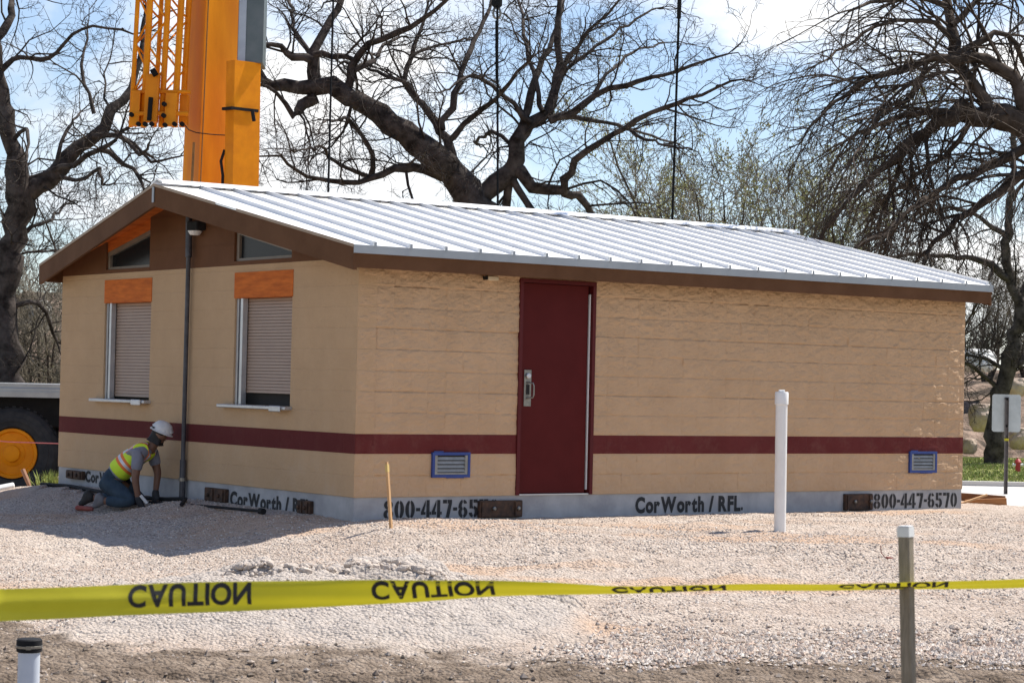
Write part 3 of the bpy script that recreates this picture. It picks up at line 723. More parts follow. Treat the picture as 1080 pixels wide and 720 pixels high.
# flood light by the gable
w = MB(); w.box(-0.13, -0.011, 3.14, 3.37, 2.90, 3.0, ch=0.01); lt = w.build('wall_light', M_black, bld)
w = MB(); w.lathe([(0.0, -0.05), (0.05, -0.045), (0.075, -0.01), (0.078, 0.0)], Matrix.Translation((-0.09, 3.25, 2.895)), 14); w.build('lens', M_white, lt)
# door ------------------------------------------------------------
fw = 0.040
w = MB()
w.box(D0, D0 + fw, -0.03, 0.14, ZF + 0.002, DZ); w.box(D1 - fw, D1, -0.03, 0.14, ZF + 0.002, DZ); w.box(D0 + fw, D1 - fw, -0.03, 0.14, DZ - fw, DZ)
w.box(D0 + fw, D0 + fw + 0.015, 0.06, 0.14, ZF + 0.002, DZ - fw)
dfr = w.build('door_frame', M_maroon_frame, bld)
w = MB(); w.box(D0 + fw + 0.004, D1 - fw - 0.032, 0.012, 0.057, ZF + 0.016, DZ - fw - 0.004, ch=0.003); door = w.build('door', M_maroon, bld)
w = MB(); w.box(D1 - fw - 0.020, D1 - fw - 0.006, 0.006, 0.05, ZF + 0.05, DZ - fw - 0.09); w.build('weather_strip', M_white, bld)
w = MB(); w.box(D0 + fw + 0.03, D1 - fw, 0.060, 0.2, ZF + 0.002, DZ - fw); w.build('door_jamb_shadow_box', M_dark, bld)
w = MB(); w.box(D0 + fw, D1 - fw, -0.02, 0.14, ZF + 0.001, ZF + 0.012); w.build('threshold', M_alum, bld)
hx = 2.035
w = MB(); w.box(hx - 0.045, hx + 0.045, 0.005, 0.0115, 1.10, 1.47, ch=0.002); hp = w.build('handle_plate', M_steel, door)
w = MB(); w.tube([(hx - 0.01, 0.004, 1.345), (hx + 0.03, -0.045, 1.335), (hx + 0.036, -0.05, 1.31), (hx + 0.036, -0.05, 1.215), (hx + 0.03, -0.045, 1.19), (hx - 0.01, 0.004, 1.18)], 0.009, 8); w.build('pull_handle', M_steel, hp)
w = MB(); w.lathe([(0.028, 0.0), (0.028, 0.018), (0.02, 0.024), (0.0, 0.024)], Matrix.Translation((hx, 0.004, 1.41)) @ Matrix.Rotation(R(90), 4, 'X'), 16); w.build('lock_cylinder', M_alum, hp)
w = MB(); w.box(hx - 0.02, hx + 0.02, 0.0, 0.004, 1.22, 1.32); w.build('finger_recess', M_dark, hp)
# vents taped round with blue tape
for (a, b, z0, z1) in ((0.87, 1.32, 0.388, 0.636), (7.50, 7.946, 0.398, 0.645)):
    w = MB(); t = 0.028; y0 = -0.040
    w.box(a, b, y0, -0.012, z0, z0 + t); w.box(a, b, y0, -0.012, z1 - t, z1); w.box(a, a + t, y0, -0.012, z0 + t, z1 - t); w.box(b - t, b, y0, -0.012, z0 + t, z1 - t)
    w.box(a + 0.02, a + 0.13, y0 + 0.006, -0.030, z1, z1 + 0.012); w.box(a + 0.17, b - 0.07, y0 + 0.006, -0.030, z0 - 0.007, z0)
    vt = w.build('vent_tape_surround', M_btape, bld)
    w = MB(); w.box(a + t, b - t, -0.02, -0.012, z0 + t, z1 - t); w.mat = 1
    a2, b2, z2, z3 = a + t + 0.002, b - t - 0.002, z0 + t + 0.002, z1 - t - 0.002
    w.box(a2, a2 + 0.03, -0.036, -0.021, z2, z3); w.box(b2 - 0.03, b2, -0.036, -0.021, z2, z3); w.box(a2 + 0.03, b2 - 0.03, -0.036, -0.021, z2, z2 + 0.016)
    for k2 in range(4):
        zz = z2 + 0.024 + k2 * (z3 - z2 - 0.03) / 4
        w.prism([(-0.037, zz), (-0.033, zz), (-0.021, zz + 0.03), (-0.025, zz + 0.03)], 'u', a2 + 0.03, b2 - 0.03)
    w.build('vent_louvre', [M_dark, M_vent], vt)
# little cream camera/sensor under the eave
w = MB(); w.box(1.445, 1.575, -0.10, -0.03, 2.350, 2.392, ch=0.006); sn = w.build('sensor', mat('cream_plastic', (0.62, 0.52, 0.36), (0.66, 0.56, 0.4), 5, 0.5), bld)
w = MB(); w.box(1.425, 1.444, -0.095, -0.035, 2.353, 2.389); w.build('sensor_cap', M_black, sn)

# lifting brackets bolted to the foundation
def bracket_long(a, b, bolts, z0=-0.015, z1=0.155):
    w = MB(); w.box(a, b, -0.05, -0.001, z0, z1, ch=0.006)
    mid = a + (b - a) * 0.62
    w.box(a + 0.02, mid, -0.062, -0.051, z0 + 0.01, z1 - 0.012)
    w.box(mid + 0.10, b - 0.015, -0.066, -0.051, z0 + 0.012, z1 - 0.015)
    o_ = w.build('lifting_bracket', M_rust, bld)
    for q in bolts:
        w = MB(); w.lathe([(0.022, 0), (0.022, 0.016), (0.012, 0.022), (0.0, 0.022)], Matrix.Translation((q, -0.066, (z0 + z1) / 2 + 0.005)) @ Matrix.Rotation(R(90), 4, 'X'), 6); w.build('bolt', M_steel, o_)
bracket_long(1.44, 1.966, (1.60, 1.90)); bracket_long(6.474, 6.90, (6.60, 6.85), -0.02, 0.165)
def bracket_left(a, b, z0, z1):
    w = MB(); w.box(-0.05, -0.001, a, b, z0, z1, ch=0.006); w.box(-0.064, -0.051, a + 0.03, a + (b - a) * 0.45, z0 + 0.012, z1 - 0.012); w.box(-0.064, -0.051, a + (b - a) * 0.55, b - 0.03, z0 + 0.012, z1 - 0.012)
    o_ = w.build('lifting_bracket', M_rust, bld)
    for q in (a + (b - a) * 0.25, a + (b - a) * 0.75):
        w = MB(); w.lathe([(0.022, 0), (0.022, 0.016), (0.012, 0.022), (0.0, 0.022)], Matrix.Translation((-0.064, q, (z0 + z1) / 2)) @ Matrix.Rotation(R(-90), 4, 'Y'), 6); w.build('bolt', M_rust, o_)
bracket_left(2.50, 2.96, 0.005, 0.15); bracket_left(0.75, 1.0, -0.01, 0.125); bracket_left(6.05, 6.5, 0.075, 0.175)
# stencilled lettering
lf = lambda u, z: (u, -0.0035, z)
ll = lambda v, z: (-0.0035, v, z)
BOLD = 0.05
def words_on(body, x0, x1, y0, y1, fn, stencil):
    """one object per word, spaced along x0..x1"""
    ws = body.split(' '); wid = [text_mesh(w_, stencil, BOLD)[0][:, 0].max() for w_ in ws]
    gap = 0.36; tot = sum(wid) + gap * (len(ws) - 1); k_ = (x1 - x0) / tot; x = x0
    for w_, q in zip(ws, wid):
        letter_obj('lettering', w_, x, x + q * k_, y0, y1, fn, M_ink, bld, stencil, BOLD); x += (q + gap) * k_
words_on('800-447-6570', 0.335, 1.70, -0.012, 0.168, lf, True)
words_on('CorWorth / RFL.', 3.462, 4.966, 0.005, 0.165, lf, False)
words_on('800-447-6570', 6.955, 8.332, -0.012, 0.162, lf, True)
words_on('CorWorth / RFL', 2.47, 0.80, -0.012, 0.135, ll, False)
words_on('CorWorth', 6.05, 5.0, 0.06, 0.185, ll, False)

# ------------------------------------------------------------------ crane behind the building
DC = 33.0
crn = thing('truck_crane', 'orange truck crane with raised boom standing behind the building', 'crane', (-7.2, DC, -0.53))
def cl(px, py, d): return at(px, py, d) - Vector((-7.2, DC, -0.53))
def quadbeam(w, p0, p1, hw, dp, phi=0):
    """box beam between p0 and p1 (front-face centre), half width hw, depth dp"""
    d = (p1 - p0).normalized(); r = Vector((math.cos(R(phi)), math.sin(R(phi)), 0)); r = (r - d * r.dot(d)).normalized(); b = d.cross(r); b = b if b.y > 0 else -b
    V = [p + r * (sx_ * hw) + b * (sy_ * dp) for p in (p0, p1) for sx_, sy_ in ((-1, 0), (1, 0), (1, 1), (-1, 1))]
    w.add(V, [(0, 1, 2, 3), (7, 6, 5, 4), (0, 4, 5, 1), (1, 5, 6, 2), (2, 6, 7, 3), (3, 7, 4, 0)])
top = -420
def X(xa, xb, y): return xa + (xb - xa) * (200 - y) / 200
w = MB(); quadbeam(w, cl(230, 330, DC), cl(X(231, 241, top), top, DC + 1.0), 0.455, 0.43, 42); bm_ = w.build('boom', M_crane, crn)
w = MB()
quadbeam(w, cl(189.5, 330, DC - 0.02), cl(X(189.5, 200, top), top, DC + 0.96), 0.012, 0.02)        # pale edge strip
quadbeam(w, cl(202, 200, DC - 0.32), cl(204.5, 150, DC - 0.25), 0.018, 0.02)
quadbeam(w, cl(205.4, 330, DC - 0.34), cl(X(206.2, 216.5, top), top, DC + 0.66), 0.008, 0.02)             # welded seam
w.build('boom_seam', mat('dark_seam', (0.20, 0.09, 0.02), (0.3, 0.14, 0.03), 8, 0.6), bm_)
w = MB(); w.tube([cl(192, 128, DC - .06), cl(199, 137, DC - .24), cl(207, 140, DC - .36), cl(224, 142, DC - .15), cl(243, 143, DC - .02)], 0.008, 6)
w.tube([cl(237, 158, DC - .3), cl(233, 170, DC - .3), cl(235, 185, DC - .3), cl(234, 215, DC - .3)], 0.022, 8)
w.build('hydraulic_hose', M_black, bm_)
w = MB(); quadbeam(w, cl(257, 330, DC - 0.35), cl(261.5, 65, DC - 0.30), 0.235, 0.22, 42); sb = w.build('side_section', M_crane2, crn)
w = MB(); quadbeam(w, cl(258.4, 117, DC - 0.36), cl(258.5, 114, DC - 0.36), 0.245, 0.25, 42); w.tube([cl(266, 116, DC - .4), cl(268, 128, DC - .4)], 0.03, 6); w.build('strap', M_black, sb)
w = MB(); quadbeam(w, cl(263.5, 66, DC - 0.22), cl(X(259, 265, top), top, DC + 0.78), 0.19, 0.4); isec = w.build('inner_section', mat('grey_boom_paint', (0.10, 0.12, 0.11), (0.16, 0.17, 0.16), 2, 0.4, 0.2), crn)
w = MB(); quadbeam(w, cl(254.5, 66, DC - 0.24), cl(X(250, 256, top), top, DC + 0.76), 0.055, 0.02); w.build('guide_rail', mat('light_grey_rail', (0.5, 0.5, 0.5), (0.42, 0.42, 0.43), 5, 0.4, 0.4), isec)
# stowed lattice jib on the boom's left side
jib = []
DJ = DC - 0.6
w = MB()
def jp(x, y, d=0.0): return cl(x + (133 - y) * 0.055, y, DJ + d + (200 - y) / 620 * 1.0)
chords = [(138, 0, 0.035), (151, 0, 0.05), (163, 0.5, 0.035), (170, 0, 0.045), (184, 0, 0.05), (192, 0.5, 0.045)]
for x, d, r in chords: w.tube([jp(x, 134, d), jp(x, -380, d)], r, 8)
ys = list(range(125, -380, -26))
for i, y in enumerate(ys[:-1]):
    for (xa, da), (xb, db) in (((138, 0), (163, 0.5)), ((151, 0), (170, 0)), ((170, 0), (192, 0.5)), ((163, 0.5), (184, 0)), ((138, 0), (151, 0))):
        p, q = ((xa, da), (xb, db)) if i % 2 else ((xb, db), (xa, da))
        w.tube([jp(p[0], y, p[1]), jp(q[0], y - 26, q[1])], 0.016, 5)
lj = w.build('lattice_jib', M_crane2, crn)
w = MB()
for x0, x1, y0, y1, d in ((137, 146, 132, 96, -0.12), (151, 165, 128, 78, -0.15), (173, 185, 132, 98, -0.14), (188, 197, 130, 100, 0.1)):
    quadbeam(w, jp((x0 + x1) / 2, y0, d), jp((x0 + x1) / 2, y1, d), (x1 - x0) / 2 / 70.2, 0.12)
w.tube([jp(136, 120, -.1), jp(198, 120, -.1)], 0.035, 8); w.tube([jp(136, 97, -.05), jp(199, 97, -.05)], 0.03, 8)
w.build('jib_foot_plate', M_crane, lj)
w = MB()
w.tube([jp(157, 127, -.22), jp(157.5, 103, -.22)], 0.035, 8); w.build('jib_hook', M_chassis, lj)
w = MB(); w.tube([jp(157, 78, -.2), jp(162, 75, -.2)], 0.06, 8); w.build('jib_roller', M_chassis, lj)
for x, y in ((138, 121), (146, 131), (153, 131), (160, 131), (172, 122), (172, 110), (174, 132), (184, 131), (192, 131)):
    w = MB(); w.lathe([(0.0, -0.05), (0.035, -0.04), (0.035, 0.04), (0.0, 0.05)], Matrix.Translation(jp(x, y, -.2)) @ Matrix.Rotation(R(90), 4, 'X'), 10); w.build('jib_pin', M_chassis, lj)
# carrier: deck, dark frame, wheels
w = MB(); w.box(-6.5, 3.0, -0.25, 2.2, 1.05, 1.55, ch=0.02); w.box(-6.5, 3.0, 0.0, 2.2, 0.55, 1.05); w.build('chassis', M_chassis, crn)
w = MB(); w.box(-6.6, 3.1, -0.42, 2.3, 1.55, 1.64, ch=0.01); w.box(-6.6, 3.1, -0.46, -0.421, 1.50, 1.58); w.box(-6.6, 3.1, -0.40, 2.2, 1.640, 1.70); w.build('carrier_deck', M_deck, crn)
w = MB(); w.box(1.6, 3.4, 0.0, 2.1, 1.7, 2.5, ch=0.05); w.build('turntable', M_crane2, crn)
def wheel(x):
    T = Matrix.Translation((x, -0.30, 0.66)) @ Matrix.Rotation(R(90), 4, 'X')
    w = MB(); w.lathe([(0.37, -0.42), (0.60, -0.42), (0.67, -0.36), (0.695, -0.25), (0.695, -0.10), (0.675, 0.0), (0.62, 0.05), (0.55, 0.058), (0.54, 0.066), (0.48, 0.066), (0.47, 0.056), (0.40, 0.045), (0.37, 0.0)], T, 48)
    for k2 in range(40):
        a = k2 / 40 * 2 * math.pi
        w.box(0.676, 0.705, -0.018, 0.03, -0.34, -0.04, T @ Matrix.Rotation(a, 4, 'Z'))
    ty = w.build('tyre', M_tyre, None); wh = thing('wheel', None, None); wh.parent = crn; ty.parent = wh
    w = MB(); w.lathe([(0.375, 0.02), (0.37, 0.05), (0.33, 0.05), (0.31, 0.02), (0.28, -0.03), (0.21, -0.03), (0.19, 0.03), (0.13, 0.05), (0.12, 0.09), (0.09, 0.10), (0.0, 0.10)], T, 40)
    smooth_angle(w.build('rim', M_crane2, wh), 40)
    for k2 in range(10):
        a = k2 / 10 * 2 * math.pi
        w = MB(); w.lathe([(0.030, 0), (0.030, 0.035), (0.0, 0.04)], T @ Matrix.Rotation(a, 4, 'Z') @ Matrix.Translation((0.245, 0, -0.03)), 6); w.build('lug_nut', M_nut, wh)
    return wh
p = at(9, 476, DC - 0.6); wheel(p.x + 7.2); wheel(p.x + 7.2 - 1.65)

# slings hanging from above
def sling(px0, py0, px1, py1, r, hook, label, dt, db):
    a = at(px1, py1, db); b = at(px0, py0, dt); e = a + (b - a) * 2.6
    o = thing('lifting_sling', label, 'cable', a, group='lifting slings hanging over the roof')
    w = MB(); w.tube([(0, 0, -0.9), (0, 0, 0), b - a, e - a], r, 6); cb = w.build('cable', M_cable, o)
    if hook == 'hook':
        p = at(524, 14, dt) - a
        w = MB(); w.tube([p + Vector((0.045 * math.cos(t_), 0, 0.07 * math.sin(t_))) for t_ in np.linspace(0, 6.283, 17)], 0.016, 6); w.build('shackle', M_steel, o)
        w = MB(); w.box(-0.065, 0.065, -0.05, 0.05, 0.0, 0.2, Matrix.Translation(p + Vector((0, 0, 0.065))), ch=0.03); w.tube([p + Vector((0, 0, 0.26)), p + Vector((0, 0, 0.6))], 0.05, 8); w.build('hook_block', M_chassis, o)
        w = MB(); w.tube([p + Vector((0, 0, -0.1)), p + (a - b).normalized() * 0.9], 0.022, 6); w.build('cable_sleeve', M_cable, o)
    if hook == 'sleeve':
        p = at(716, 20, dt) - a
        w = MB(); w.tube([p, p + (b - a).normalized() * 1.6], 0.027, 8); w.build('cable_sleeve', M_chassis, o)
sling(351.5, 0, 346, 208, 0.014, '', 'thin dark lifting cable nearest the orange boom', 27.6, 25.3)
sling(524.5, 0, 525, 222, 0.016, 'hook', 'middle lifting cable with a shackle and hook block at its top', 27.3, 26.4)
sling(716.5, 0, 709, 234, 0.017, 'sleeve', 'lifting cable with thick black sleeve, over the right half of the roof', 27.6, 28.2)

# ------------------------------------------------------------------ trees
class Tree:
    def __init__(s, seed): s.rg = random.Random(seed); s.trunk = []; s.crown = []
    def put(s, lst, pts, rad, k): lst.append((np.array([tuple(p) for p in pts]), np.array(rad), k))
    def grow(s, p, d, L, r, lvl, P):
        rg = s.rg; n = P['segs'][lvl]; st = L / n
        pts = [p.copy()]; rad = [r]; dirs = [d.copy()]
        for i in range(n):
            k = P['kink'][lvl]
            d = d + Vector((rg.gauss(0, k), rg.gauss(0, k), rg.gauss(0, k) + P['up'][lvl]))
            d.normalize(); p = p + d * st
            pts.append(p.copy()); dirs.append(d.copy()); rad.append(max(P['rmin'] * (1 if i + 1 < n else 0.5), r * (1 - 0.85 * (i + 1) / n)))
        s.put(s.crown, pts, rad, 5 if r > 0.03 else 3)
        if lvl + 1 < len(P['segs']):
            m = max(1, int(L * P['dens'][lvl] + rg.random()))
            for q in range(m):
                t = P['t0'] + (1 - P['t0']) * (q + rg.random()) / m
                f = t * n; i = min(n - 1, int(f)); b = pts[i].lerp(pts[i + 1], f - i)
                s.grow(b, s.side(dirs[i + 1], P['ang'][lvl]), L * rg.uniform(*P['len'][lvl]) * (1.15 - 0.55 * t), max(P['rmin'], rad[i] * rg.uniform(0.45, 0.7)), lvl + 1, P)
    def side(s, d, ang):
        rg = s.rg
        a = Vector((rg.gauss(0, 1), rg.gauss(0, 1), rg.gauss(0, 1))); a = (a - d * a.dot(d)).normalized()
        w = R(rg.uniform(*ang)); return (d * math.cos(w) + a * math.sin(w)).normalized()
    def limb(s, tr, D, P, kids=True, main=False, dz=None, wig=0.03, dmul=1.0, seglen=0.22):
        """traced limb: list of (px, py, width_px); its depth wanders from D by dz"""
        rg = s.rg
        if dz is None: dz = rg.uniform(-2.0, 2.0)
        pts = []; n = len(tr)
        for i, (x, y, w) in enumerate(tr):
            t = i / (n - 1); dep = D + dz * t * t if not main else D
            pts.append((at(x, y, dep), w * dep / F_PX / 2))
        # smooth and roughen
        out = []; ro = []
        for i in range(n - 1):
            p0 = pts[max(i - 1, 0)][0]; p1 = pts[i][0]; p2 = pts[i + 1][0]; p3 = pts[min(i + 2, n - 1)][0]
            m = max(2, int((p2 - p1).length / seglen))
            for j in range(m):
                t = j / m
                q = 0.5 * ((2 * p1) + (p2 - p0) * t + (2 * p0 - 5 * p1 + 4 * p2 - p3) * t * t + (3 * p1 - p0 - 3 * p2 + p3) * t ** 3)
                rr = pts[i][1] * (1 - t) + pts[i + 1][1] * t
                q = q + Vector((rg.gauss(0, 1), rg.gauss(0, 1), rg.gauss(0, 1))) * wig * (0.4 + min(1, rr * 6))
                out.append(q); ro.append(rr * rg.uniform(0.9, 1.12))
        out.append(pts[-1][0]); ro.append(pts[-1][1])
        s.put(s.trunk, out, ro, 10 if max(ro) > 0.15 else (7 if max(ro) > 0.05 else 5))
        if kids:
            tot = sum((out[i + 1] - out[i]).length for i in range(len(out) - 1))
            m = int(tot * P['dens0'] * dmul)
            for q in range(m):
                i = rg.randrange(1, len(out) - 1) if len(out) > 2 else 0
                d = (out[i + 1] - out[i]).normalized()
                Lr = rg.uniform(*P['len0']) * min(1.0, 0.35 + ro[i] * 9)
                s.grow(out[i], s.side(d, P['ang0']), Lr, max(P['rmin'], min(ro[i] * 0.6, 0.008 + Lr * 0.009)), 0, P)
            d = (out[-1] - out[-2]).normalized()
            for q in range(3): s.grow(out[-1], s.side(d, (5, 35)), rg.uniform(*P['len0']) * 0.7, max(P['rmin'], ro[-1] * 0.8), 0, P)
    def mesh(s, lst, name, m, parent, org):
        V = []; F = []; b = 0
        for pts, rad, k in lst:
            n = len(pts); T = np.empty_like(pts); T[1:-1] = pts[2:] - pts[:-2]; T[0] = pts[1] - pts[0]; T[-1] = pts[-1] - pts[-2]
            T /= np.maximum(np.linalg.norm(T, axis=1, keepdims=True), 1e-9)
            ref = np.array([0.31, 0.83, 0.46]); 
            if abs(T[0] @ ref) > 0.9: ref = np.array([0.9, -0.2, 0.38])
            A = np.cross(T, ref); A /= np.maximum(np.linalg.norm(A, axis=1, keepdims=True), 1e-9); Bv = np.cross(T, A)
            w = np.arange(k) / k * 2 * np.pi
            ring = pts[:, None] + (A[:, None] * np.cos(w)[None, :, None] + Bv[:, None] * np.sin(w)[None, :, None]) * rad[:, None, None]
            V.append(ring.reshape(-1, 3) - org)
            i0 = (np.arange(n - 1) * k)[:, None] + np.arange(k)[None]; i1 = (np.arange(n - 1) * k)[:, None] + (np.arange(k)[None] + 1) % k
            F.append(np.stack([i0, i1, i1 + k, i0 + k], -1).reshape(-1, 4) + b); b += n * k
        V = np.concatenate(V); F = np.concatenate(F)
        me = bpy.data.meshes.new(name); me.vertices.add(len(V)); me.vertices.foreach_set('co', V.ravel().astype(np.float32))
        me.loops.add(F.size); me.loops.foreach_set('vertex_index', F.ravel().astype(np.int32))
        me.polygons.add(len(F)); me.polygons.foreach_set('loop_start', (np.arange(len(F)) * 4).astype(np.int32)); me.polygons.foreach_set('loop_total', np.full(len(F), 4, np.int32))
        me.polygons.foreach_set('use_smooth', np.ones(len(F), bool))
        me.materials.append(m); me.update(calc_edges=True)
        o = bpy.data.objects.new(name, me); COL.objects.link(o); o.parent = parent
        return o
    def finish(s, name, label, base, mt, mc, group=None):
        o = thing(name, label, 'tree', base, group=group); org = np.array(tuple(base))
        s.mesh(s.trunk, 'trunk', mt, o, org)
        if s.crown: s.mesh(s.crown, 'crown', mc, o, org)
        return o
M_bark = mat('dark_oak_bark', (0.022, 0.018, 0.016), (0.10, 0.084, 0.075), 5, 0.95, bump=0.02, bscale=16, spec=0.1)
M_twig = mat('dark_oak_twigs', (0.030, 0.025, 0.022), (0.065, 0.054, 0.047), 3, 0.95, spec=0.1)
M_bark2 = mat('brown_grey_bark', (0.035, 0.026, 0.02), (0.105, 0.082, 0.066), 5, 0.95, bump=0.02, bscale=14, spec=0.1)
M_twig2 = mat('brown_twigs', (0.042, 0.032, 0.026), (0.095, 0.076, 0.062), 1.2, 0.95, spec=0.1)
M_twig3 = mat('grey_brown_twigs', (0.15, 0.13, 0.10), (0.26, 0.225, 0.175), 1.0, 0.95, spec=0.1)
M_bud = mat('spring_buds', (0.30, 0.30, 0.11), (0.42, 0.40, 0.17), 3, 0.8)

OAK = dict(segs=(7, 5, 4, 3), kink=(0.24, 0.26, 0.28, 0.3), up=(0.035, 0.02, 0.01, 0), dens=(3.4, 5.5, 6.5), ang=((30, 70), (30, 75), (25, 70)), len=((0.3, 0.6), (0.35, 0.65), (0.4, 0.7)),
           t0=0.12, rmin=0.0034, dens0=2.6, len0=(0.9, 2.5), ang0=(35, 80))
# left oak
t = Tree(3); D = 37.5
lim = lambda tr, **k: t.limb(tr, D, OAK, **k)
lim([(12, 470, 34), (12, 420, 32), (5, 340, 27), (10, 262, 26), (20, 207, 30), (11, 150, 17), (3, 95, 14), (-8, 40, 12)], main=True, dmul=0.5)
lim([(18, 210, 24), (40, 194, 20), (60, 186, 20), (72, 165, 16), (95, 146, 15), (120, 118, 12), (137, 96, 9), (148, 60, 6), (152, 20, 4)], dz=1.2)
lim([(20, 190, 7), (50, 181, 6), (78, 171, 6), (105, 158, 5), (122, 148, 4)], dz=-1)
lim([(-6, 82, 8), (10, 64, 6), (32, 62, 5), (52, 61, 5), (66, 46, 4), (86, 31, 3), (112, 29, 3), (140, 36, 2)], dz=-1)
lim([(-10, 48, 11), (3, 33, 9), (11, 16, 8), (12, 0, 6), (16, -30, 5)], dz=1)
lim([(100, 122, 5), (92, 100, 4), (85, 80, 4), (88, 55, 3), (92, 30, 2)], dz=1)
lim([(97, 144, 7), (125, 143, 5), (148, 161, 4), (158, 150, 2)], dz=-1.5); lim([(105, 156, 6), (130, 170, 5), (147, 185, 4), (152, 200, 3)], dz=-1)
lim([(60, 184, 6), (64, 150, 4), (75, 130, 3), (85, 118, 2)], dz=1.5); lim([(12, 150, 6), (28, 135, 4), (28, 170, 3)], dz=-1.5)
lim([(120, 140, 4), (140, 150, 4), (160, 170, 3), (190, 165, 2)], dz=-1)
lim([(55, 183, 5), (80, 190, 4), (105, 180, 4), (108, 195, 3)], dz=-2); lim([(14, 260, 8), (35, 240, 5), (55, 230, 3), (70, 215, 2)], dz=2)
lim([(8, 330, 9), (30, 315, 6), (48, 330, 4), (60, 360, 3)], dz=1); lim([(10, 370, 10), (-20, 340, 7)], dz=1)
o = t.finish('oak_tree', 'large bare dark oak at the left edge of the photo beside the crane', at(12, 470, D), M_bark, M_twig)

# big centre oak with the leaning limb
t = Tree(8); D = 38
lim([(530, 560, 46), (524, 400, 44), (512, 250, 40), (500, 218, 36), (480, 186, 30), (440, 150, 27), (400, 121, 24), (365, 100, 21), (335, 88, 18), (300, 91, 13), (276, 84, 9), (262, 66, 8)], main=True, dmul=0.8)
lim([(334, 90, 14), (329, 62, 13), (336, 45, 10), (350, 20, 8), (359, 0, 7), (366, -30, 5)], dz=1)
lim([(330, 62, 10), (310, 60, 9), (295, 50, 6), (271, 47, 5), (250, 40, 4)], dz=-1); lim([(331, 58, 6), (312, 36, 5), (308, 15, 4), (304, -12, 3)], dz=2)
lim([(364, 99, 10), (372, 70, 9), (390, 45, 8), (420, 33, 7), (446, 21, 5), (470, 0, 4), (482, -18, 3)], dz=-1.5)
lim([(373, 72, 7), (395, 65, 6), (401, 50, 4), (420, 40, 3)], dz=1.5); lim([(330, 60, 8), (350, 58, 7), (366, 58, 6), (373, 66, 5)], dz=0.3)
lim([(334, 101, 13), (318, 111, 12), (308, 121, 7), (292, 96, 4), (272, 89, 3)], dz=-1)
lim([(490, 200, 16), (470, 188, 13), (440, 178, 11), (415, 177, 9), (391, 191, 7), (350, 191, 5), (312, 181, 4), (296, 165, 3), (272, 165, 2)], dz=-2)
lim([(390, 190, 7), (392, 162, 5), (372, 130, 4), (360, 126, 3), (340, 130, 2)], dz=-2.5); lim([(388, 188, 5), (350, 170, 4), (340, 155, 3), (310, 160, 2)], dz=-3); lim([(415, 177, 4), (440, 168, 3), (450, 160, 2)], dz=-2)
lim([(484, 190, 14), (478, 160, 12), (465, 138, 10), (452, 120, 9), (438, 104, 7), (428, 88, 6), (433, 60, 5), (440, 38, 4), (450, 10, 3)], dz=1.5)
lim([(466, 138, 8), (480, 100, 7), (495, 52, 6), (514, 16, 4), (521, -12, 3)], dz=2); lim([(472, 150, 7), (500, 122, 6), (530, 96, 4), (560, 62, 3)], dz=-1.5)
lim([(440, 104, 5), (430, 90, 5), (412, 80, 4), (390, 74, 3)], dz=1); lim([(433, 60, 4), (450, 52, 3), (480, 45, 3), (500, 40, 2)], dz=2)
lim([(502, 218, 22), (520, 190, 20), (545, 178, 19), (547, 150, 17), (560, 130, 14), (580, 116, 12), (586, 95, 9), (590, 50, 8), (590, 0, 6), (592, -25, 4)], dz=0.6, dmul=0.9)
lim([(546, 146, 9), (560, 100, 8), (575, 60, 6), (590, 20, 5), (597, -10, 4)], dz=2)
lim([(580, 124, 10), (602, 121, 9), (626, 100, 7), (660, 90, 6), (700, 80, 4), (740, 68, 3), (768, 57, 2)], dz=-1.5, dmul=1.2)
lim([(546, 179, 14), (560, 196, 13), (594, 200, 11), (600, 180, 9), (620, 160, 7), (660, 134, 6), (700, 114, 5), (740, 98, 4), (782, 84, 2)], dz=-2.5, dmul=1.2)
lim([(600, 124, 6), (640, 129, 4), (680, 141, 3), (716, 152, 2)], dz=2); lim([(595, 200, 10), (614, 208, 9), (624, 228, 8), (626, 260, 6)], dz=1)
lim([(540, 185, 9), (532, 222, 10), (528, 260, 9)], dz=1); lim([(540, 188, 8), (563, 226, 8), (572, 260, 7)], dz=-1)
lim([(572, 118, 6), (556, 50, 4), (547, -5, 3)], dz=3); lim([(588, 80, 5), (620, 55, 4), (655, 30, 3), (692, 9, 2)], dz=1.5); lim([(586, 95, 6), (600, 60, 5), (630, 25, 3), (660, -5, 2)], dz=-1)
lim([(627, 100, 5), (640, 80, 4), (668, 55, 3), (700, 45, 2)], dz=2); lim([(660, 134, 5), (690, 150, 3), (730, 158, 2)], dz=-3)
lim([(560, 130, 7), (530, 100, 5), (500, 80, 4), (470, 95, 2)], dz=-2); lim([(548, 160, 6), (520, 140, 4), (500, 150, 3)], dz=2)
o = t.finish('oak_tree', 'huge bare oak behind the middle of the roof with a long limb leaning left', at(530, 560, D), M_bark, M_twig)

